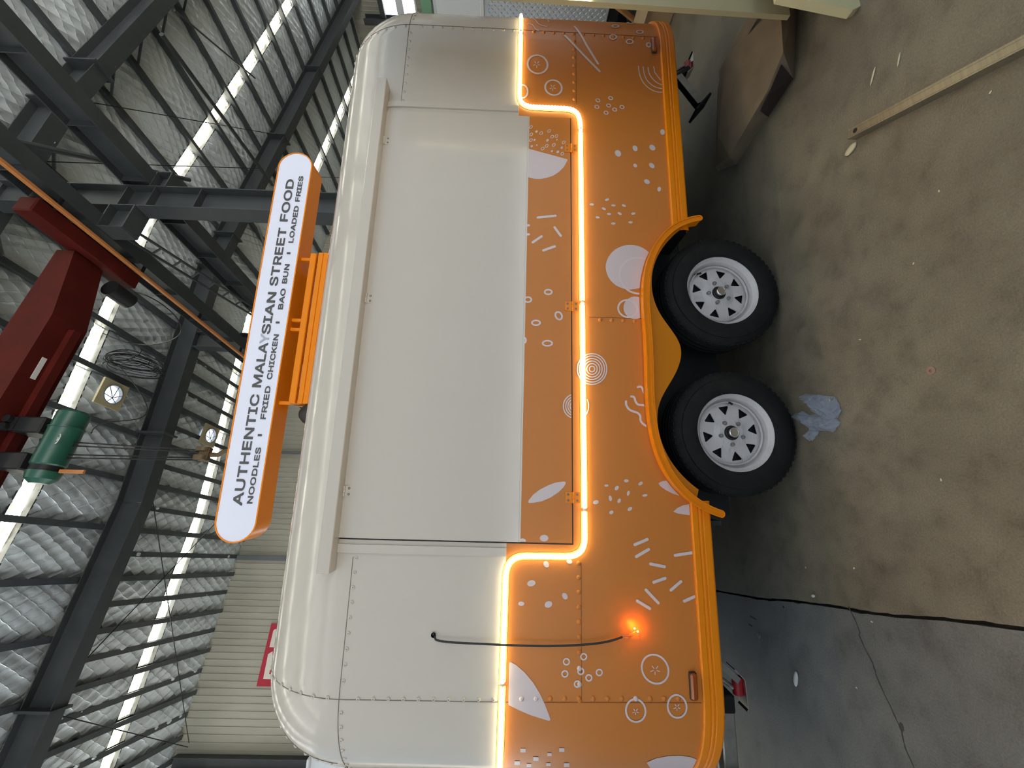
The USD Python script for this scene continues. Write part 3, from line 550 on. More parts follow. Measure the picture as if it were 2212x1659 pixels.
# ribbed trim round the foot of the body, cut away at the arch
def trimrun(s0, s1):
    P = [(.585, .0), (.585, .010), (.580, .014), (.558, .014), (.554, .009), (.551, .009), (.547, .014), (.541, .014), (.538, .009), (.535, .009), (.531, .014), (.505, .014), (.498, .010), (.498, -.02)]
    ss = np.unique(np.concatenate([np.linspace(s0, s1, max(2, int((s1 - s0) / .05)))])); n = len(P)
    v = np.vstack([np.stack([skin(s, ZT, o)[:2].tolist() + [z] for z, o in P]) for s in ss]); i = np.arange(len(ss) - 1)[:, None] * n; j = np.arange(n - 1)[None]
    q = np.stack([i + j, i + n + j, i + n + j + 1, i + j + 1], -1).reshape(-1, 4)
    return orient(trimesh.Trimesh(v, np.vstack([q[:, [0, 1, 2]], q[:, [0, 2, 3]]]), process=False))
obj('base_trim', trimrun(XL - SE - .5, -.322), M['trim'], TR, smooth=25); obj('base_trim', trimrun(1.052, XR + SE + .5), M['trim'], TR, smooth=25)
# mudguard: lip and waved skirt
L = LineString(LIP).buffer(.0); lp = np.array(LIP)
def smoothline(p, n=140):
    from scipy.interpolate import splprep, splev
    k, u = splprep(np.array(p).T, s=2e-4, k=3); return np.stack(splev(np.linspace(0, 1, n), k), 1)
ls = smoothline(LIP)
lipband = LineString(ls).buffer(.0125)
m = ext(lipband, .05); obj('mudguard_lip', xz(m, -.045 + .05), M['trim'], TR, smooth=35)
rim_ = LineString(ls).buffer(.0165).difference(LineString(ls).buffer(.010)); obj('mudguard_bead', xz(ext(rim_, .006), -.044), M['trim'], TR, smooth=35)
wv = smoothline(WAV); skirt = Polygon(list(map(tuple, ls[8:-8])) + list(map(tuple, wv[::-1][6:-6]))).buffer(0)
skirt = max(getattr(skirt, 'geoms', [skirt]), key=lambda g: g.area)
obj('mudguard_skirt', xz(ext(skirt, .012), -.006), M['trimdk'], TR, smooth=False)
PR_ = {'hatch':[('p',[(1.522,1.361),(1.461,1.136),(1.451,1.141),(1.412,1.159),(1.379,1.186),(1.354,1.218),(1.338,1.255),(1.33,1.287),(1.33,1.318),(1.335,1.341),(1.342,1.36)]),('e',1.6623,1.3432,0.0106,0.0069,149,0.0037),('e',1.6245,1.2855,0.0106,0.0069,149,0.0037),('e',1.6412,1.2411,0.0106,0.0069,149,0.0037),('e',1.6135,1.3405,0.0105,0.0069,149,0.0037),('e',1.5765,1.3417,0.0105,0.0068,149,0.0037),('e',1.6043,1.2244,0.0106,0.0068,148,0.0037),('e',1.6094,1.2001,0.0106,0.0068,148,0.0037),('e',1.5424,1.2543,0.0104,0.0068,148,0.0037),('e',1.5509,1.2148,0.0105,0.0068,148,0.0037),('e',1.524,1.2759,0.0104,0.0068,148,0.0036),('e',1.57,1.1599,0.0105,0.0068,148,0.0037),('e',1.4961,1.1673,0.0104,0.0067,147,0.0036),('e',1.6343,1.3113,0.0089,0.0063,147,0.0),('e',1.5786,1.3222,0.0073,0.0052,147,0.0),('e',1.5799,1.25,0.0094,0.0066,147,0.0),('e',1.5852,1.1977,0.0052,0.0037,146,0.0),('e',1.5368,1.3364,0.0082,0.0059,147,0.0),('e',1.5453,1.3087,0.0052,0.0037,147,0.0),('e',1.5356,1.1706,0.0083,0.0059,146,0.0),('e',1.5101,1.2248,0.0067,0.0048,146,0.0),('e',1.5074,1.1923,0.0093,0.0066,146,0.0),('l',[(1.095,1.297),(1.11,1.204)],0.0134),('l',[(1.041,1.208),(0.993,1.176)],0.0132),('l',[(0.949,1.321),(0.985,1.276)],0.0132),('l',[(1.046,1.358),(1.047,1.344)],0.0133),('l',[(0.994,1.357),(0.994,1.343)],0.0132),('l',[(0.905,1.265),(0.93,1.208)],0.014),('e',0.6737,1.2385,0.0179,0.0128,94,0.0085),('e',0.5483,1.1854,0.0209,0.0155,24,0.0087),('e',0.5069,1.2982,0.0201,0.0124,93,0.0084),('e',0.4024,1.2405,0.0232,0.0129,93,0.0083),('e',0.6288,1.3406,0.0169,0.0136,94,0.0085),('e',0.414,1.3547,0.013,0.0083,1,0.0086),('e',0.0949,1.1059,0.0582,0.0556,154,0.0057),('e',0.0948,1.1059,0.0465,0.0444,154,0.0057),('e',0.0947,1.1059,0.0357,0.0341,154,0.0057),('e',0.0947,1.1059,0.0249,0.0238,154,0.0057),('e',0.0947,1.1059,0.0141,0.0135,154,0.0057),('p',[(-0.254,1.147),(-0.255,1.168),(-0.26,1.199),(-0.272,1.229),(-0.292,1.268),(-0.315,1.298),(-0.337,1.316),(-0.353,1.326),(-0.351,1.297),(-0.343,1.259),(-0.327,1.221),(-0.301,1.183),(-0.278,1.16)]),('e',-0.4997,1.2478,0.0186,0.014,92,0.0),('e',-0.5131,1.3428,0.0149,0.0098,91,0.0)],'body':[('e',-0.6867,1.3005,0.0181,0.0121,103,0.0),('e',-0.7349,1.1548,0.0142,0.0107,38,0.0),('e',-0.7685,1.3423,0.013,0.0085,91,0.0),('e',-0.7687,1.2256,0.0164,0.0126,112,0.0),('e',-0.6088,1.2364,0.0139,0.0116,40,0.0),('e',-0.5949,1.1347,0.0131,0.0097,77,0.0),('l',[(-0.519,0.843),(-0.495,0.786)],0.0128),('l',[(-0.568,0.838),(-0.537,0.782)],0.0127),('l',[(-0.559,0.665),(-0.546,0.586)],0.0128),('l',[(-0.597,0.776),(-0.607,0.715)],0.0127),('l',[(-0.671,0.766),(-0.654,0.715)],0.0126),('l',[(-0.701,0.692),(-0.666,0.646)],0.0126),('l',[(-0.703,0.801),(-0.753,0.75)],0.0124),('l',[(-0.747,0.841),(-0.776,0.788)],0.0124),('l',[(-0.744,0.636),(-0.725,0.59)],0.0125),('e',-0.2674,0.9635,0.0093,0.0053,93,0.0),('e',-0.2768,0.9163,0.0119,0.0077,141,0.0),('e',-0.2436,0.8715,0.0107,0.007,94,0.0),('e',-0.2542,0.806,0.0117,0.0068,124,0.0),('e',-0.2986,0.8641,0.0116,0.0062,161,0.0),('e',-0.323,0.9471,0.012,0.0072,8,0.0),('e',-0.3329,0.907,0.0108,0.0069,150,0.0),('e',-0.306,0.7882,0.012,0.0056,102,0.0),('e',-0.3416,1.0135,0.0135,0.0088,106,0.0),('e',-0.3669,0.8589,0.0123,0.0075,127,0.0),('e',-0.3842,0.9441,0.0101,0.0075,122,0.0),('p',[(-0.251,0.726),(-0.24,0.703),(-0.236,0.677),(-0.238,0.652),(-0.266,0.632),(-0.294,0.608),(-0.309,0.582),(-0.308,0.605),(-0.303,0.63),(-0.295,0.659),(-0.282,0.688),(-0.268,0.709)]),('p',[(-0.374,0.662),(-0.357,0.642),(-0.344,0.614),(-0.338,0.579),(-0.388,0.581),(-0.385,0.613),(-0.381,0.643)]),('e',-0.9859,1.1488,0.012,0.0112,99,0.006),('e',-0.9659,1.0761,0.012,0.0112,103,0.006),('e',-1.0305,1.1551,0.0119,0.0111,98,0.0059),('e',-1.0202,1.0886,0.0119,0.0111,101,0.006),('e',-1.0231,1.0116,0.012,0.0111,104,0.006),('e',-1.0436,1.0553,0.0119,0.011,102,0.006),('e',-1.067,1.1037,0.0119,0.0109,99,0.0059),('p',[(-0.988,1.388),(-1.003,1.357),(-1.03,1.321),(-1.066,1.286),(-1.105,1.258),(-1.145,1.236),(-1.187,1.218),(-1.21,1.21),(-1.199,1.249),(-1.185,1.297),(-1.166,1.346),(-1.148,1.387)]),('e',-1.0065,0.7766,0.0573,0.0523,59,0.0076),('l',[(-1.012,0.769),(-1.015,0.758)],0.0035),('l',[(-1.017,0.777),(-1.027,0.778)],0.0035),('l',[(-1.012,0.784),(-1.016,0.796)],0.0035),('l',[(-1.004,0.781),(-0.996,0.788)],0.0035),('l',[(-1.004,0.772),(-0.996,0.764)],0.0035),('e',-1.1617,0.863,0.0439,0.0402,14,0.0077),('l',[(-1.166,0.859),(-1.168,0.851)],0.0035),('l',[(-1.169,0.863),(-1.176,0.863)],0.0035),('l',[(-1.166,0.868),(-1.168,0.875)],0.0035),('l',[(-1.161,0.866),(-1.155,0.871)],0.0035),('l',[(-1.161,0.86),(-1.155,0.856)],0.0035),('e',-1.1428,0.6912,0.0428,0.0391,8,0.0076),('l',[(-1.147,0.686),(-1.149,0.679)],0.0035),('l',[(-1.151,0.692),(-1.158,0.692)],0.0035),('l',[(-1.147,0.697),(-1.15,0.705)],0.0035),('l',[(-1.141,0.695),(-1.135,0.7)],0.0035),('l',[(-1.141,0.688),(-1.135,0.683)],0.0035),('p',[(-1.341,1.331),(-1.341,1.309),(-1.364,1.308),(-1.364,1.33)]),('p',[(-1.334,1.171),(-1.334,1.149),(-1.356,1.147),(-1.356,1.169)]),('p',[(-1.365,1.218),(-1.365,1.2),(-1.385,1.199),(-1.385,1.217)]),('p',[(-1.393,1.275),(-1.393,1.252),(-1.422,1.251),(-1.422,1.273)]),('p',[(-1.428,1.352),(-1.427,1.329),(-1.463,1.328),(-1.464,1.351)]),('p',[(-1.45,1.3),(-1.45,1.28),(-1.488,1.278),(-1.489,1.298)]),('p',[(-1.44,1.217),(-1.44,1.199),(-1.47,1.196),(-1.471,1.215)]),('p',[(-1.439,1.142),(-1.438,1.119),(-1.478,1.115),(-1.479,1.138)]),('p',[(-1.421,0.794),(-1.389,0.76),(-1.372,0.712),(-1.368,0.662),(-1.376,0.615),(-1.394,0.584),(-1.471,0.569),(-1.48,0.765)]),('p',[(0.762,0.712),(0.746,0.726),(0.733,0.742),(0.722,0.759),(0.714,0.778),(0.709,0.798),(0.706,0.818),(0.707,0.838),(0.711,0.857),(0.718,0.875),(0.727,0.892),(0.739,0.906),(0.754,0.919),(0.77,0.929),(0.788,0.936),(0.807,0.94),(0.826,0.942),(0.846,0.94),(0.866,0.934),(0.885,0.926),(0.902,0.915),(0.918,0.902),(0.932,0.886),(0.943,0.868),(0.952,0.849),(0.958,0.829),(0.96,0.808),(0.959,0.788),(0.955,0.768),(0.948,0.75),(0.938,0.733),(0.926,0.718),(0.911,0.705)]),('l',[(0.875,0.715),(0.885,0.758),(0.88,0.807),(0.856,0.843),(0.819,0.866),(0.788,0.872),(0.747,0.864),(0.7,0.827),(0.686,0.785),(0.69,0.74)],0.0105),('e',0.6083,0.7978,0.0622,0.0572,148,0.0),('e',0.6018,0.8356,0.048,0.0464,84,0.0092),('e',0.2815,1.0212,0.0777,0.0715,162,0.0059),('e',0.2814,1.0212,0.0662,0.061,162,0.0059),('e',0.2813,1.0212,0.0529,0.0488,162,0.0059),('e',0.2812,1.0212,0.0406,0.0374,162,0.0059),('e',0.2812,1.0212,0.0274,0.0252,162,0.0059),('e',0.2812,1.0212,0.0141,0.013,162,0.0059),('l',[(0.044,1.069),(0.064,1.049),(0.097,1.04),(0.129,1.046)],0.0056),('l',[(0.243,0.763),(0.244,0.749),(0.238,0.736)],0.0108),('l',[(0.198,0.8),(0.198,0.782),(0.178,0.774),(0.16,0.764),(0.152,0.749),(0.152,0.738)],0.0107),('l',[(0.151,0.834),(0.147,0.82),(0.127,0.814),(0.112,0.799),(0.11,0.775),(0.097,0.76),(0.075,0.755),(0.053,0.736)],0.0107),('l',[(0.126,0.86),(0.099,0.855),(0.082,0.836),(0.074,0.81),(0.059,0.795),(0.039,0.794),(0.018,0.779),(0.009,0.736)],0.0106),('e',2.1067,1.3117,0.0664,0.058,7,0.0111),('l',[(2.104,1.309),(2.1,1.298)],0.0049),('l',[(2.097,1.316),(2.082,1.316)],0.0049),('l',[(2.103,1.324),(2.098,1.335)],0.0049),('l',[(2.114,1.321),(2.125,1.328)],0.0049),('l',[(2.114,1.312),(2.127,1.305)],0.0049),('e',1.9455,1.2177,0.0528,0.0475,11,0.0106),('l',[(1.943,1.216),(1.939,1.206)],0.0048),('l',[(1.937,1.223),(1.924,1.222)],0.0048),('l',[(1.942,1.229),(1.938,1.239)],0.0048),('l',[(1.952,1.227),(1.962,1.233)],0.0048),('l',[(1.952,1.219),(1.963,1.212)],0.0048),('e',1.9091,1.3926,0.0444,0.0269,0,0.0094),('l',[(2.332,1.152),(2.202,1.051),(2.077,0.949)],0.0129),('l',[(2.427,1.09),(2.266,1.024),(2.131,0.957)],0.013),('e',1.8699,0.9626,0.0117,0.0104,54,0.0058),('e',1.8889,0.8889,0.0117,0.0104,54,0.0058),('e',1.8244,0.9692,0.0116,0.0103,54,0.0058),('e',1.8372,0.9017,0.0116,0.0103,55,0.0058),('e',1.8307,0.825,0.0116,0.0104,55,0.0058),('e',1.8112,0.8678,0.0116,0.0103,55,0.0058),('e',1.7869,0.9173,0.0115,0.0103,56,0.0058),('e',1.6726,0.6004,0.019,0.0134,176,0.0),('e',1.5572,0.7606,0.0188,0.0138,12,0.0),('e',1.5663,0.6635,0.0196,0.0158,30,0.0),('e',1.5198,0.8573,0.0214,0.017,17,0.0),('e',1.4454,0.7641,0.0128,0.0101,25,0.0),('e',1.4497,0.672,0.0182,0.0136,36,0.0),('e',1.3462,0.7036,0.0166,0.0137,49,0.0),('e',1.302,0.6387,0.0148,0.0099,166,0.0),('e',1.4435,0.5765,0.0151,0.0065,175,0.0),('e',1.1917,1.0078,0.0117,0.0071,91,0.0),('e',1.224,0.925,0.0123,0.0069,118,0.0),('e',1.1907,0.8915,0.0117,0.0072,87,0.0),('e',1.1921,0.8354,0.0116,0.0072,69,0.0),('e',1.1681,0.9434,0.0117,0.0071,60,0.0),('e',1.1379,0.9163,0.0116,0.0071,90,0.0),('e',1.1424,0.8596,0.0116,0.0071,63,0.0),('e',1.1455,0.7866,0.0119,0.0069,105,0.0),('e',1.1141,0.9777,0.0116,0.0071,84,0.0),('e',1.0816,0.8954,0.0117,0.007,96,0.0),('e',1.0926,0.8029,0.0117,0.007,95,0.0),('l',[(2.597,1.334),(2.598,1.299),(2.553,1.26),(2.48,1.246)],0.0075),('l',[(2.561,1.364),(2.496,1.325),(2.431,1.303),(2.412,1.259)],0.0068),('l',[(2.43,1.376),(2.426,1.348),(2.385,1.331),(2.364,1.309)],0.0067),('e',2.4602,0.8372,0.0239,0.0181,150,0.0098),('e',2.3984,0.6952,0.0203,0.0164,122,0.0084),('e',2.5707,0.7264,0.0427,0.0169,165,0.0199),('e',2.3373,0.8616,0.0206,0.0182,147,0.0085),('e',2.3058,0.7635,0.0202,0.0156,102,0.0078),('e',2.2877,0.6509,0.0154,0.012,168,0.0098),('l',[(2.125,0.718),(2.062,0.713),(2.003,0.691),(1.958,0.645),(1.947,0.585)],0.0059),('l',[(2.124,0.691),(2.07,0.686),(2.017,0.666),(1.983,0.629),(1.973,0.587)],0.0059),('l',[(2.119,0.662),(2.077,0.657),(2.042,0.641),(1.999,0.589)],0.0059),('l',[(2.127,0.628),(2.085,0.624),(2.033,0.592)],0.0059)]}
def print_shape(p):
    if p[0] == 'e':
        _, x, y, a, b, th, w = p; from shapely import affinity
        o = affinity.rotate(affinity.scale(Point(0, 0).buffer(1, 12), a + w / 2, b + w / 2), th, origin=(0, 0))
        if w: o = o.difference(affinity.rotate(affinity.scale(Point(0, 0).buffer(1, 12), max(a - w / 2, .0015), max(b - w / 2, .0015)), th, origin=(0, 0)))
        return affinity.translate(o, x, y)
    if p[0] == 'p':
        g = Polygon(p[1]).buffer(0); return g.buffer(.006).buffer(-.012).buffer(.006) if g.area > .004 else g
    q = np.array(p[1])
    if len(q) > 3:
        from scipy.interpolate import splprep, splev
        k, u = splprep(q.T, s=0, k=3); q = np.stack(splev(np.linspace(0, 1, 8 * len(q)), k), 1)
    return LineString(q).buffer(p[2] / 2, 5)
printed = unary_union([print_shape(p) for p in PR_['body']])
# panel seams and rivets
def seam(pts, m, w=.0024):
    pg = LineString(pts).buffer(w / 2, cap_style=2); obj('panel_seam', patch(pg, .0012, .05, .002), m, TR, smooth=False)
seam([(-.598, 2.078), (XL - SE - .5, 2.070)], M['seam']); seam([(1.805, 2.078), (XR + SE + .5, 2.078)], M['seam'])
seam([(-1.142, TTOP - .01), (-1.139, ZM + .01)], M['seam']); seam([(-1.139, ZM - .01), (-1.128, .59)], M['seamo'])
seam([(2.366, ZM - .012), (2.358, .59)], M['seamo']); seam([(2.37, TTOP - .01), (2.369, ZM + .012)], M['seam'], .002)
seam([(-.60, 1.083), (-1.126, 1.086)], M['seamo']); seam([(1.84, 1.086), (2.36, 1.086)], M['seamo']); seam([(.549, 1.03), (.552, .766)], M['seamo'], .002)
seam([(XL - SE * .5, 2.10), (XL - SE * .5, TTOP - .02)], M['seam'], .002)
def rivet(s, t, mat, hole=True, r=.0085):
    """blind rivet: a dome with a pin hole; on the wrap it takes the print where the print runs over it"""
    if mat is M['orange'] and printed.contains(Point(s, t)): mat = M['print']
    p = [(r, -.001), (r * .96, .0022), (r * .7, .0042), (r * .36, .005), (r * .30, .0015), (0, .0015)] if hole else [(r * 1.25, -.001), (r * 1.1, .0032), (r * .7, .0058), (0, .0068)]
    m = lathe(p, 10, y=False); n = skin_n(s, t); o = skin(s, t); T = trimesh.geometry.align_vectors([0, 0, 1], n); T[:3, 3] = o; m.apply_transform(T); obj('rivet', m, mat, TR, smooth=50)
for k in range(9): rivet(-.602 - .0588 * k, 2.065, M['cream'])
for k in range(1, 20): rivet(-1.130 - .0605 * k, 2.064, M['cream'])
for k in range(12): rivet(-1.137 + .0008 * k, 1.998 + .001 - .0612 * k, M['cream']) if 1.998 - .0612 * k > ZM + .02 else None
for k in range(12): rivet(-1.125 + .001 * k, 1.333 - .0589 * k, M['orange'], False)
for k in range(10): rivet(-.601 - .0585 * k, 1.094, M['orange'], False)
for k in range(11): rivet(-1.137, 2.118 + .0585 * k, M['cream'])
for k in range(9): rivet(XL - SE * .5 - .012, 2.13 + .058 * k, M['cream']); rivet(XL - SE - .05, 2.13 + .058 * k, M['cream'])
for k in range(12): rivet(2.353, 2.004 - .0606 * k, M['cream']) if 2.004 - .0606 * k > ZM + .02 else None
for k in range(11): rivet(2.352, 2.10 + .056 * k, M['cream'])
for k in range(13): rivet(2.351 - .001 * k, 1.337 - .0597 * k, M['orange'], False)
for k in range(8): rivet(1.872 + .0595 * k, 1.098, M['orange'], False)
for k in range(9): rivet(1.813 + .0605 * k, 2.066, M['cream'])
for k in range(7): rivet(2.43 + .06 * k, 2.066, M['cream'])
for k in range(5): rivet(.537, .975 - .0575 * k, M['orange'], False)
# flat bands beside the serving opening, rain gutter
for s0, s1 in ((-.580, -.545), (1.765, 1.800)): obj('side_band', patch(sbox(s0, ZM + .002, s1, 2.21), .010, .06, .011), M['cream'], TR, smooth=30)
g = bev(-.655, 1.893, -.062, .012, 2.150, 2.206, .003); obj('rain_gutter', g, M['cream'], TR, smooth=False)
obj('gutter_flange', patch(sbox(-.655, 2.206, 1.893, 2.225), .004, .1, .006), M['cream'], TR, smooth=False)
# serving opening: dark shut lines, lifting flap above, counter flap below
SX0, SX1 = -.519, 1.733
obj('opening_recess', patch(sbox(SX0 - .007, 1.117, SX1 + .005, 2.150).difference(sbox(SX0 + .004, 1.128, SX1 - .004, 2.136)), .0025, .1), M['gap'], TR, smooth=False)
fp = thing('serving_flap', parent=TR); cf = thing('counter_flap', parent=TR)
obj('flap_panel', patch(sbox(SX0, 1.361, SX1, 2.141), .010, .05, .010), M['cream'], fp, smooth=25)
obj('flap_edge', patch(sbox(SX0, 1.352, SX1, 1.3605), .008, .1, .009), M['cream'], fp, smooth=False)
obj('counter_panel', patch(sbox(SX0, 1.123, SX1, 1.356), .007, .1, .009), M['orange'], cf, smooth=25)
hm = {}
def hinge(s, t, par, m, off):
    w, h = .048, .034
    leafs = [sbox(-w / 2, .004, w / 2, h), sbox(-w / 2, -h, w / 2, -.004)]
    P = [ext(l, .0025) for l in leafs]
    for x0, x1 in ((-w / 2, -w / 6), (-w / 6 + .001, w / 6 - .001), (w / 6, w / 2)):
        k = TC.cylinder(.0052, x1 - x0, sections=12); k.apply_transform(trimesh.transformations.rotation_matrix(math.pi / 2, (0, 1, 0))); k.apply_translation([(x0 + x1) / 2, 0, .003]); P.append(k)
    b = trimesh.util.concatenate(P); z, d, a = prof(t); b = xz(b, -off + float(d)); b.apply_translation([s, 0, float(z)]); obj('hinge', b, m, par, smooth=35)
    sc = []
    for x in (-.013, .013):
        for y in (-.021, .021):
            k = lathe([(.0058, .0024), (.005, .0042), (.0028, .0042), (.002, .002), (0, .002)], 12, y=False); k.apply_translation([x, y, 0]); sc.append(k)
    c = xz(trimesh.util.concatenate(sc), -off + float(d)); c.apply_translation([s, 0, float(z)]); obj('hinge_screws', c, M['seam'], par, smooth=40)
for s in (1.535, .606, -.322): hinge(s, 2.140, fp, M['cream'], .012)
for s in (1.533, .600, -.323): hinge(s, 1.120, cf, M['trim'], .009)
# light rope: beaded glowing tube in butted lengths
LED = [(XL - SE - .6, 1.414), (-1.07, 1.414), (-.648, 1.413), (-.612, 1.404), (-.587, 1.381), (-.576, 1.345), (-.574, 1.135), (-.565, 1.100), (-.546, 1.077), (-.512, 1.067), (1.700, 1.065), (1.744, 1.070), (1.775, 1.085), (1.793, 1.115), (1.797, 1.150), (1.797, 1.335), (1.803, 1.372), (1.823, 1.399), (1.862, 1.412), (2.34, 1.415), (XR + SE + .6, 1.415)]
LA = np.array(LED); ld = np.concatenate([[0], np.cumsum(np.linalg.norm(np.diff(LA, axis=0), axis=1))])
def led_at(d): return np.stack([np.interp(d, ld, LA[:, k]) for k in (0, 1)], -1)
dens = np.arange(0, ld[-1], .0035)
pts2 = led_at(dens)
from scipy.ndimage import gaussian_filter1d
pts2 = np.stack([gaussian_filter1d(pts2[:, k], 4, mode='nearest') for k in (0, 1)], 1)
def nearest(x, y): return float(dens[np.argmin((pts2[:, 0] - x) ** 2 + (pts2[:, 1] - y) ** 2)])
cuts = [0] + [nearest(*p) for p in ((-1.07, 1.414), (-.374, 1.067), (.628, 1.066), (1.66, 1.065), (2.333, 1.415))] + [float(dens[-1])]
for a, b in zip(cuts[:-1], cuts[1:]):
    d = dens[(dens >= a + .007) & (dens <= b - .007)]; P2 = pts2[np.searchsorted(dens, d)]
    off = .0105 + .0 * d; P3 = skin(P2[:, 0], P2[:, 1], .0105)
    rr = .0092 + .0012 * np.cos(2 * np.pi * d / .0172)
    s = thing('light_rope', parent=TR); obj('glow_fringe_strip', patch(LineString(P2[::4]).buffer(.015, cap_style=2).buffer(0), .0018, .04), M['glowstrip'], s, smooth=False); obj('glowing_tube', tube(P3, rr, 8), M['led'], s, smooth=True)  # strip under the tube is added to imitate its glow fringe
for c in cuts[1:-1]:
    d = np.linspace(c - .012, c + .012, 5); p = led_at(d); obj('rope_joiner', tube(skin(p[:, 0], p[:, 1], .0095), .0078, 10), M['ledoff'], TR)
# white printed pictures on the wrap, laid flat on the skin and on the counter flap
NAMES = {'e0': 'printed_dot', 'e1': 'printed_ring', 'p': 'printed_leaf', 'l': 'printed_stroke'}
hclip = sbox(SX0 + .002, 1.125, SX1 - .002, 1.354)
bclip = sbox(XL - 2, .587, XR + 2, ZM - .002).difference(sbox(SX0 - .008, 1.112, SX1 + .008, 2.)).difference(LineString(ls).buffer(.018)).difference(arch)
for grp, par, clip, off in (('hatch', cf, hclip, .0078), ('body', TR, bclip, .0015)):
    for p in PR_[grp]:
        g = print_shape(p).intersection(clip)
        if g.is_empty or g.area < 8e-6: continue
        nm = NAMES['e1' if p[0] == 'e' and p[6] > 0 else 'e0' if p[0] == 'e' else p[0]]
        obj(nm, patch(g, off + (.0004 if nm in ('printed_ring', 'printed_stroke') else 0), .03), M['print2' if nm in ('printed_ring', 'printed_stroke') else 'print'], par, smooth=False)
# side marker lamps
for s, t in ((-1.063, .622), (2.275, .622)):
    lm = thing('marker_lamp', parent=TR)
    b = bev(-.052, .052, -.014, 0, -.0155, .0155, .004); lens = bev(-.050, .050, -.024, -.006, -.0135, .0135, .007)
    for m_, nm, mt in ((b, 'lamp_base', 'black'), (lens, 'lens', 'amber'), (bx(-.022, -.002, -.016, -.013, -.008, .008), 'lamp_board', 'black')):
        m_ = m_.copy(); n = skin_n(s, t); a = math.atan2(n[0], -n[1]); m_.apply_transform(trimesh.transformations.rotation_matrix(a, (0, 0, 1))); m_.apply_translation(skin(s, t)); obj(nm, m_, M[mt], lm, smooth=False)
# loose wire from a drilled hole, bare ends and a lit amber diode
CB = [(-.895, 1.709, .002), (-.902, 1.700, .016), (-.909, 1.684, .022), (-.914, 1.62, .024), (-.916, 1.52, .026), (-.917, 1.40, .030), (-.919, 1.27, .028), (-.917, 1.17, .026), (-.913, 1.09, .024), (-.905, 1.01, .022), (-.893, .95, .020), (-.882, .915, .018)]
from scipy.interpolate import CubicSpline
cb = np.array([(x, -y, z) for x, z, y in CB]); cs = CubicSpline(np.linspace(0, 1, len(cb)), cb)
wt = thing('loose_wire', parent=TR); obj('wire_sheath', tube(cs(np.linspace(0, 1, 90)), .0042, 8), M['black'], wt)
gm = lathe([(.004, .004), (.009, .004), (.010, 0), (.010, -.004)], 16); gm.apply_translation([-.895, -.004, 1.709]); obj('grommet', gm, M['black'], wt)
for dx, dz in ((.018, -.055), (.004, -.050), (-.006, -.030)): obj('bare_strand', tube([(-.882, -.018, .915), (-.882 + dx * .5, -.020, .915 + dz * .5), (-.882 + dx, -.012, .915 + dz)], .0012, 5), M['copper'], wt)
for x, z in ((-.845, .866), (-.856, .853)):
    m = TC.icosphere(2, .0032); m.apply_translation([x, -.030, z]); obj('amber_diode', m, M['ambled'], wt, smooth=True)
obj('diode_lead', tube([(-.862, -.014, .876), (-.856, -.030, .853), (-.90, -.018, .836)], .0008, 5), M['copper'], wt)
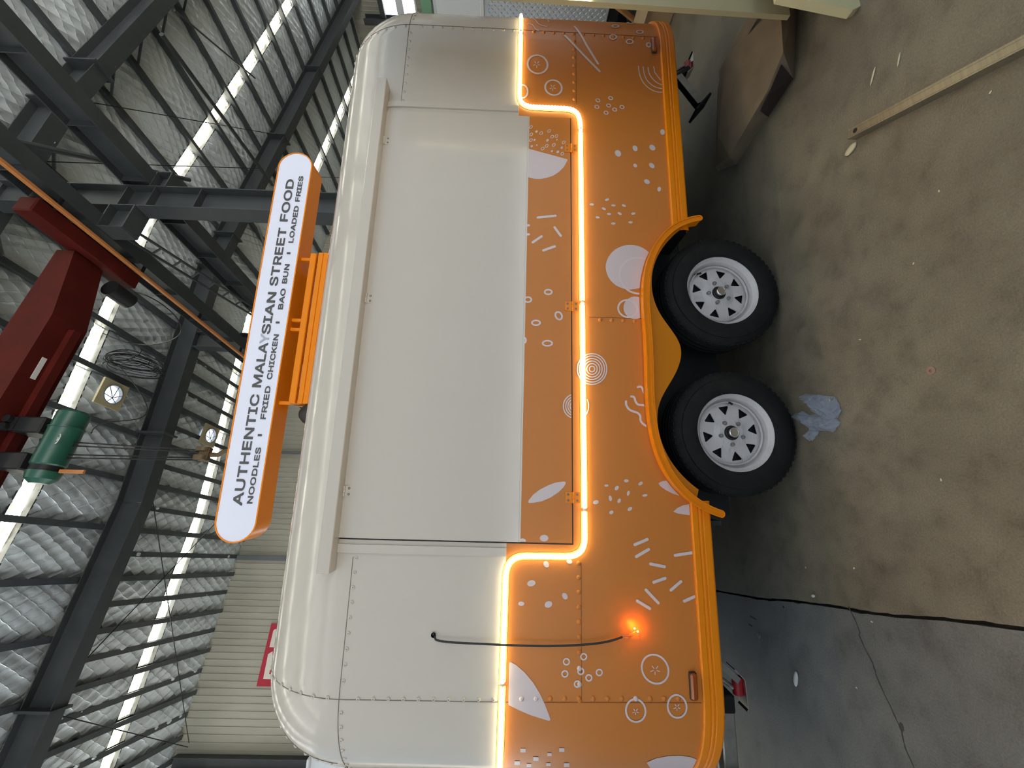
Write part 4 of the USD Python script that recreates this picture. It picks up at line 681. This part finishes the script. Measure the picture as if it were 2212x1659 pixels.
# wheels
def wheel(x, vent0, lug0, valve, nm='wheel'):
    wh = thing(nm, loc=(x, .03, .31), parent=TR)                    # outer sidewall at y = 0 of the wheel
    tp = [(.190, .018), (.196, .004), (.210, -.001), (.235, -.003), (.258, .002), (.268, .006), (.270, .012), (.288, .020), (.300, .030), (.306, .040), (.309, .050)]
    grooves = []
    for y0 in (.060, .095, .130): grooves += [(.310, y0), (.302, y0 + .003), (.302, y0 + .008), (.310, y0 + .011)]
    tp += grooves + [(.309, .165), (.302, .178), (.285, .192), (.25, .205), (.20, .20), (.190, .185)]
    obj('tyre', lathe(tp, 96), M['rubber'], wh, smooth=40)
    lug = []                                                         # shoulder blocks
    for k in range(60):
        a = 2 * np.pi * k / 60; b = bev(-.0105, .0105, .026, .050, .294, .3060, .004); b.apply_transform(trimesh.transformations.rotation_matrix(-a, (0, 1, 0))); lug.append(b)
    obj('tread_blocks', lug, M['rubber'], wh, smooth=False, kind='stuff')
    rp = [(.180, .035), (.190, .022), (.1955, .020), (.196, .024), (.193, .027), (.186, .030), (.180, .036), (.174, .040), (.171, .046), (.170, .072), (.163, .082), (.157, .086)]
    obj('rim', lathe(rp, 72), M['rimw'], wh, smooth=35)
    disc = Point(0, 0).buffer(.160, 24).difference(Point(0, 0).buffer(.036, 16))
    for k in range(8):
        a = math.radians(vent0 + 45 * k); c, s = math.cos(a), math.sin(a); R2 = lambda u, v: (u * c - v * s, u * s + v * c)
        tri = Polygon([R2(.088, 0), R2(.135, .0285), R2(.135, -.0285)]).buffer(-.004).buffer(.004, 4); disc = disc.difference(tri)
    dm = refine(ext(disc, .006), .03); v = dm.vertices; rad = np.hypot(v[:, 0], v[:, 1])
    dz = np.interp(rad, [.036, .060, .068, .085, .140, .152, .160], [.012, .012, .008, .002, .0, -.006, -.010])   # dished towards the hub
    dm.vertices = np.stack([v[:, 0], .072 - dz - v[:, 2] + .003, v[:, 1]], 1); dm.invert(); dm.fix_normals(); obj('rim_disc', dm, M['rimw'], wh, smooth=25)
    obj('rim_ring', lathe([(.1585, .060), (.156, .0585), (.1535, .060), (.152, .066)], 64), M['rimw'], wh, smooth=40)
    obj('drum', lathe([(0, .10), (.15, .10), (.15, .16)], 32), M['well'], wh)
    obj('hub_collar', lathe([(.036, .075), (.0365, .055), (.034, .050), (.026, .052), (.026, .075)], 28), M['black'], wh)
    obj('hub_cap', lathe([(.0245, .062), (.0245, .030), (.0225, .0275), (.019, .0275), (.018, .0285), (0, .0285)], 28), M['chrome'], wh, smooth=30)
    for k in range(5):
        a = math.radians(lug0 + 72 * k); n = lathe([(.0105, .066), (.0100, .054), (.0095, .047), (.006, .043), (0, .042)], 12); n.apply_translation([.057 * math.cos(a), 0, .057 * math.sin(a)]); obj('lug_nut', n, M['galv'], wh, smooth=40)
    a = math.radians(valve); p = np.array([math.cos(a), 0, math.sin(a)]); obj('valve_stem', tube([p * .158 + [0, .075, 0], p * .150 + [0, .055, 0], p * .142 + [0, .038, 0]], [.006, .005, .0055], 8), M['black'], wh)
wheel(0., 10, 34, -2); wheel(.749, -12, 22, 45)
# chassis, jacks, drawbar
obj('chassis_rail', [bx(-1.9, XR + .2, .42, .48, .35, .46), bx(-1.9, XR + .2, 1.5, 1.56, .35, .46)], M['blackst'], TR, smooth=False)
obj('axle', [bx(-.03, .03, .2, 1.85, .28, .34), bx(.72, .78, .2, 1.85, .28, .34)], M['blackst'], TR, smooth=False)
dr = thing('drawbar', parent=TR)
obj('beam', bev(-2.25, -1.27, .33, .39, .275, .345, .006), M['steel'], dr, smooth=False); obj('beam_bracket', bev(-1.33, -1.25, .31, .41, .28, .50, .006), M['blackst'], dr, smooth=False)
jk = TC.cylinder(.030, .34, sections=24); jk.apply_translation([-1.60, .30, .30]); obj('jockey_tube', jk, M['chrome'], dr); obj('safety_wire', tube([(-1.28, .32, .42), (-1.5, .318, .385), (-1.75, .318, .36)], .005, 6), M['debris'], dr)
def jack(x, y, sgn, foot=True, leg=False):
    j = thing('stabiliser_jack', parent=TR)
    obj('mount', bev(x - .05, x + .05, y + .02, y + .09, .33, .47, .006), M['blackst'], j, smooth=False)
    a = np.array((x, y, .35)); b = np.array((x + sgn * .085, y, .245))
    obj('arm', [bar(a + (0, d, 0), b + (0, d, 0), .012, .030) for d in (-.022, .022)], M['steel'] if not leg else M['blackst'], j, smooth=False)
    obj('screw', tube([a + (sgn * .05, 0, .02), b + (sgn * .04, 0, .02)], .010, 8), M['steel'], j)
    obj('roller', (lambda m: (m.apply_transform(trimesh.transformations.rotation_matrix(math.pi / 2, (0, 1, 0))), m.apply_translation([x + sgn * .115, y, .243]), m)[2])(TC.cylinder(.024, .075, sections=24)), M['red'], j)
    P = [(x + sgn * .03, .268), (x + sgn * .075, .222), (x + sgn * .20, .216), (x + sgn * .21, .224)]
    obj('foot_plate', [bar((p[0], y, p[1]), (q[0], y, q[1]), .075, .004) for p, q in zip(P[:-1], P[1:])], M['chrome'], j, smooth=False)
    if leg:
        obj('leg', bar((x, y - .02, .33), (x - .225, y - .02, .195), .045, .045), M['blackst'], j, smooth=False)
        obj('leg_face', bar((x - .01, y - .045, .335), (x - .225, y - .045, .20), .004, .05), M['steel'], j, smooth=False)
        obj('foot', bev(-.085, .085, -.055, .055, -.008, .008, .003).apply_transform(trimesh.transformations.rotation_matrix(.66, (0, 1, 0))).apply_translation([x - .245, y - .02, .195]), M['blackst'], j, smooth=False)
jack(-1.11, .35, -1); jack(2.44, .33, 1, leg=True)
# hood bracket at the near end, its white arm reaches out past the corner
eh = thing('end_hood', parent=TR)
obj('hood_arm', trimesh.convex.convex_hull(np.array([(-1.53, .36, 2.10), (-1.53, .36, 2.31), (-1.60, .36, 2.312), (-1.60, .36, 2.255), (-1.80, .36, 2.25), (-1.80, .36, 2.31), (-1.53, .375, 2.10), (-1.53, .375, 2.31), (-1.60, .375, 2.312), (-1.80, .375, 2.25), (-1.80, .375, 2.31)])), M['white'], eh, smooth=False)
obj('hood_sheet', bev(-1.80, -1.56, .34, 1.7, 2.30, 2.315, .004), M['white'], eh, smooth=False)
# ---------------------------------------------------------------- on the trailer roof: orange rack, sign, black dome
rk = thing('roof_rack', 'orange ribbed roof rack under the middle of the sign', 'roof rack', (.6, .43, 2.543))
P = Polygon([(0, 0), (-.012, .002), (-.012, .030), (-.006, .033), (-.012, .036), (-.012, .062), (-.006, .065), (-.012, .068), (-.012, .094), (0, .100)])
m = ext(P, .96); v = m.vertices; m.vertices = np.stack([v[:, 2] - .47, v[:, 0], v[:, 1]], 1); m.invert(); obj('ribbed_front', m, M['trim'], rk, smooth=False)
obj('front_beam', bev(-.47, .49, .0, .03, .0, .10, .003), M['trim'], rk, smooth=False)
obj('top_rail', bev(-.47, .49, -.006, .022, .112, .150, .004), M['trim'], rk, smooth=False)
for x in (-.46, .0, .06, .475): obj('post', bx(x - .010, x + .010, .05, .072, .0, .234), M['trim'], rk, smooth=False)
obj('rear_rail', bev(-.47, .49, .42, .46, .0, .15, .004), M['trim'], rk, smooth=False)
for x in (-.47, .465): obj('side_rail', bx(x, x + .025, .02, .44, .02, .15), M['trim'], rk, smooth=False)
for x in (-.44, .45): obj('rack_foot', bx(x - .03, x + .03, .02, .08, -.042, .02), M['trim'], rk, smooth=False)
for x in (-.2, .25): obj('cross_bar', bx(x, x + .03, .02, .44, .07, .10), M['black'], rk, smooth=False)
sg = thing('menu_sign', 'long rounded white menu sign with orange sides mounted above the trailer roof', 'sign', (.60, .45, 2.892))
SH = .113; SL = 2.48
stad = LineString([(-SL / 2 + SH, 0), (SL / 2 - SH, 0)]).buffer(SH, 24)
m = ext(stad, .135); obj('sign_box', xz(m, .137), M['trim'], sg, smooth=35)
m = ext(stad.buffer(-.007), .004); obj('sign_face', xz(m, .003), M['signw'], sg, smooth=False)
obj('face_border', xz(ext(stad.difference(stad.buffer(-.007)), .006), .002), M['trim'], sg, smooth=False)
def word(txt, x0, x1, zc, h, mat='signt'):
    m = meshkit.text_mesh(txt, h, .003, bold=True); b = m.bounds; v = m.vertices.copy()
    v[:, 0] = x0 + (v[:, 0] - b[0, 0]) * (x1 - x0) / (b[1, 0] - b[0, 0]); v[:, 1] = (v[:, 1] - (b[0, 1] + b[1, 1]) / 2) * h / (b[1, 1] - b[0, 1]) + zc
    m = trimesh.Trimesh(np.stack([v[:, 0] - .60, -.0015 - v[:, 2], v[:, 1] - 2.892], 1), m.faces, process=False); obj('lettering', m, M[mat], sg, smooth=False)
word('AUTHENTIC', -.445, .180, 2.901, .052)
lt = [('MALA', .222, .497), ('Y', .492, .553), ('SIAN', .552, .826)]
for s_, a, b in lt: word(s_, a, b, 2.903, .052, 'signglare' if s_ == 'Y' else 'signt')
word('STREET', .868, 1.272, 2.905, .052); word('FOOD', 1.318, 1.632, 2.908, .052)
for s_, a, b in (('NOODLES', -.433, -.125), ('I', -.062, -.050), ('FRIED', .036, .232), ('CHICKEN', .272, .552), ('I', .622, .634), ('BAO', .714, .851), ('BUN', .886, 1.018), ('I', 1.088, 1.100), ('LOADED', 1.168, 1.434), ('FRIES', 1.468, 1.660)): word(s_, a, b, 2.834 + .004 * (a + .4), .030) if s_ != 'I' else obj('lettering', bx(a - .60, b - .60, -.0045, -.0015, 2.826 - 2.892 + .004 * (a + .4), 2.848 - 2.892 + .004 * (a + .4)), M['signt'], sg, smooth=False)
dm = thing('roof_dome', 'black round rubber dome on the trailer roof beside the orange rack', 'roof fitting', (.075, .46, 2.503))
obj('dome', lathe([(.075, .0), (.078, .02), (.072, .06), (.055, .10), (.03, .125), (0, .13)], 28, y=False), M['black'], dm)
obj('dome_collar', lathe([(.09, 0), (.09, .015), (.078, .02)], 28, y=False), M['black'], dm)
# ---------------------------------------------------------------- floor clutter and what stands beyond the far end
cb_ = thing('cardboard_box', 'flattened brown cardboard box lying on the floor past the far wheel', 'cardboard box')
Ht = .13
bv = np.array([(1.875, .50, 0), (1.75, .295, 0), (1.80, -.225, 0), (2.25, -.33, 0), (2.62, .10, 0), (2.42, .36, 0), (1.86, .44, .05), (1.72, .20, .10), (1.745, -.20, Ht), (1.83, -.335, Ht), (2.10, -.36, Ht), (2.30, .05, Ht + .02), (2.24, .20, Ht), (1.92, .25, Ht)])
hull = trimesh.convex.convex_hull(bv); obj('box_body', hull, M['card'], cb_, smooth=False)
obj('box_flap', bar((2.27, .16, .137), (2.27, -.36, .137), .10, .003), M['card'], cb_, smooth=False)
obj('box_mouth', trimesh.convex.convex_hull(np.array([(1.742, -.06, .03), (1.79, -.238, .012), (1.738, -.195, .118), (1.80, -.30, .118), (1.735, -.10, .10)])), M['gap'], cb_, smooth=False)
ch = thing('metal_tube', 'dull square metal tube with a bolt hole lying across the floor at right', 'metal tube')
a, b = np.array((1.205, -.487, .0)), np.array((.70, -1.72, .0)); d = (b - a) / np.linalg.norm(b - a); n = np.array((-d[1], d[0], 0)); hw, hh = .019, .038
tp_ = sbox(-hw, 0, hw, hh).difference(sbox(-hw + .003, .003, hw - .003, hh - .003)); m = ext(tp_, float(np.linalg.norm(b - a))); v = m.vertices
m.vertices = a + v[:, 2, None] * d + v[:, 0, None] * n + v[:, 1, None] * np.array([0, 0, 1.]); m.fix_normals(); obj('tube_body', m, M['alu'], ch, smooth=False)
k = TC.cylinder(.009, .002, sections=20); k.apply_translation(a + d * .035 + np.array((0, 0, hh + .0006))); obj('bolt_hole', k, M['gap'], ch, smooth=False)
obj('tube_bead', [bar(a + n * s + np.array((0, 0, hh)), b + n * s + np.array((0, 0, hh)), .003, .002) for s in (-.012, .012)], M['alu'], ch, smooth=False)
def bit(name, lab, cat, x, y, sx, sy, sz, rot, m, seed):
    g = np.random.default_rng(seed); s = TC.icosphere(2, 1.); v = s.vertices * (1 + .25 * (meshkit.noise(s.vertices * 2.2 + seed, seed)[:, None] - .5)); v = v * (sx, sy, sz)
    v[:, 2] -= v[:, 2].min(); c, q = math.cos(rot), math.sin(rot); s.vertices = np.stack([v[:, 0] * c - v[:, 1] * q, v[:, 0] * q + v[:, 1] * c, v[:, 2]], 1)
    t = thing(name, lab, cat, (x, y, 0)); obj('body', s, M[m], t, smooth=30); return t
bit('wood_chip', 'pale wood chip beside the end of the square metal tube', 'wood chip', 1.162, -.455, .016, .030, .006, .2, 'chipw', 1)
bit('wood_sliver', 'thin pale wood sliver on the floor, the one nearer the cardboard box', 'wood sliver', 1.378, -.594, .032, .004, .003, -.5, 'chipw', 2)
bit('wood_sliver', 'thin pale wood sliver on the floor, the one nearer the metal tube', 'wood sliver', 1.337, -.693, .024, .003, .003, -.4, 'chipw', 3)
bit('glue_stub', 'whitish translucent plastic stub on the grey slab left of the crack', 'plastic stub', -1.149, .254, .012, .034, .009, 1.35, 'debris', 4)
bit('paper_scrap', 'tiny white scrap beside the floor joint', 'scrap', -.735, .082, .006, .012, .003, .4, 'debris', 5)
for i, (x, y) in enumerate(((-.741, -.206), (-.56, -.16), (-.62, .11), (-1.02, -.09), (.55, -.6), (.75, -.72), (.35, -.35), (.95, -.9), (-.2, -.55))):
    bit('floor_crumb', 'tiny pale crumb scattered on the concrete floor', 'crumb', x, y, .003, .005, .0015, i, 'chipw', 10 + i).SetCustomDataByKey('group', 'pale crumbs on the floor')
for nm, lab, x, y, r0, r1, m in (('rubber_washer', 'reddish rubber washer lying alone on the open floor', .16, -.586, .005, .0145, 'pinkish'), ('steel_washer', 'small grey washer on the floor under the near end of the trailer', -1.065, .527, .004, .013, 'galv')):
    t = thing(nm, lab, 'washer', (x, y, 0)); obj('ring', lathe([(r0, .0005), (r1, .0005), (r1, .003), (r0, .003), (r0, .0005)], 24, y=False), M[m], t, smooth=30)
# crumpled clear plastic bag
bo = Polygon([(0.1852,-0.0292),(0.1642,-0.117),(0.1562,-0.1371),(0.1407,-0.1985),(0.1092,-0.2124),(0.0845,-0.2129),(0.0752,-0.2208),(0.0446,-0.1889),(0.0284,-0.2053),(-0.0124,-0.164),(-0.002,-0.1407),(0.0012,-0.0831),(-0.0213,-0.0682),(-0.0408,-0.0368),(-0.0222,-0.0228),(0.0071,-0.0423),(0.0375,-0.0274),(0.0636,0.0222),(0.0788,0.051),(0.0974,0.032),(0.1064,-0.0036),(0.0778,-0.046),(0.0642,-0.0831),(0.0891,-0.093),(0.113,-0.0805),(0.142,-0.0396),(0.1628,-0.0254)])
fm = refine(flat(bo), .026); fx = fm.vertices[:, :2]; k = fx[:, 0]; ed = np.array([bo.exterior.distance(Point(*p)) for p in fx])
layers = []
for s, (hh_, sd) in enumerate(((.06, 2), (.035, 8), (.02, 5))):
    nz = np.abs(meshkit.fbm(np.stack([fx[:, 0] * 24, fx[:, 1] * 24, 0 * k + sd], 1), 4, sd) - .5) * 2
    z = .003 + hh_ * (np.clip(ed / .022, 0, 1) ** .6 * (.3 + 1.2 * nz) + .35 * np.random.default_rng(sd).random(len(nz))); layers.append(trimesh.Trimesh(np.c_[fx, z], fm.faces, process=False))
pb = thing('plastic_bag', 'crumpled clear plastic bag on the floor in front of the near wheel', 'plastic bag'); [obj('film', l_, M['bag'], pb, smooth=False) for l_ in layers]
# far end: cream panel, checker-plate trailer side, timber and a box
pn = thing('cream_panel', 'cream yellow panel standing upright at the right edge of the view', 'panel')
obj('panel_leaf', trimesh.convex.convex_hull(np.array([(x + (.026 * (z - .3)), y, z) for z in (.17, 2.2) for x in (1.896, 2.75) for y in (-.45, -.428)])), M['beigedim'], pn, smooth=False)
obj('panel_foot', trimesh.convex.convex_hull(np.array([(x, y, z) for y in (-.60, -.565) for x, z in ((1.735, 0), (2.7, 0), (1.712, .035), (1.775, .34), (2.7, .34))])), M['beige'], pn, smooth=False); obj('foot_post', bx(2.3, 2.36, -.58, -.43, .05, .4), M['beigedim'], pn, smooth=False)
obj('panel_light_rope', tube(np.array([(1.903 + .026 * (z - .3), -.456, z) for z in np.linspace(1.1, 2.1, 200)]), .006 + .001 * np.cos(np.arange(200) * 1.8), 8), M['led'], pn, smooth=True)
cp = thing('checker_plate_trailer', 'bright checker-plate side of another trailer beyond the right end', 'trailer')
obj('side_sheet', bev(4.50, 4.56, -.6, 2.9, .48, 1.785, .006), M['checker'], cp, smooth=False)
stud = []
g0 = BOXC([.010, .030, .009]); c45 = trimesh.transformations.rotation_matrix
for i, y in enumerate(np.arange(1.0, 1.75, .032)):
    for j, z in enumerate(np.arange(.52, 1.76, .032)):
        d = trimesh.creation.icosphere(0, 1.); d.apply_scale([.006, .016, .006]); d.apply_transform(c45(math.pi / 4 * (1 if (i + j) % 2 else -1), (1, 0, 0))); d.apply_translation([4.5, y, z]); stud.append(d)
obj('tread_studs', stud, M['checker'], cp, smooth=False, kind='stuff')
obj('sheet_edge', bev(4.46, 4.5, -.6, 2.9, 1.785, 1.83, .006), M['white'], cp, smooth=False); obj('underframe', bx(4.6, 6.5, -.5, 2.8, .35, .48), M['blackst'], cp, smooth=False); obj('body_box', bx(4.56, 6.6, -.6, 2.9, .48, 2.3), M['white'], cp, smooth=False)
for y in (0.2, 2.2): obj('tyre', (lambda m: (m.apply_transform(c45(math.pi / 2, (0, 1, 0))), m.apply_translation([5.4, y, .31]), m)[2])(TC.cylinder(.31, .2, sections=32)), M['rubber'], cp)
tb = thing('timber_prop', 'orange brown timber prop leaning beyond the far end of the trailer', 'timber')
obj('plank', bar((4.34, 1.16, .46), (4.44, 1.45, 0.02), .05, .022), M['orwood'], tb, smooth=False); obj('plank', bar((4.36, 1.06, .44), (4.47, 1.34, 0.02), .05, .03), M['orwood'], tb, smooth=False)
fb = thing('brown_carton', 'brown carton standing on the floor behind the right end of the trailer', 'carton')
obj('carton_body', bev(3.92, 4.26, .84, 1.24, 0, .26, .006), M['carton'], fb, smooth=False); obj('carton_flap', bx(3.86, 3.95, .88, 1.2, .258, .262), M['carton'], fb, smooth=False)
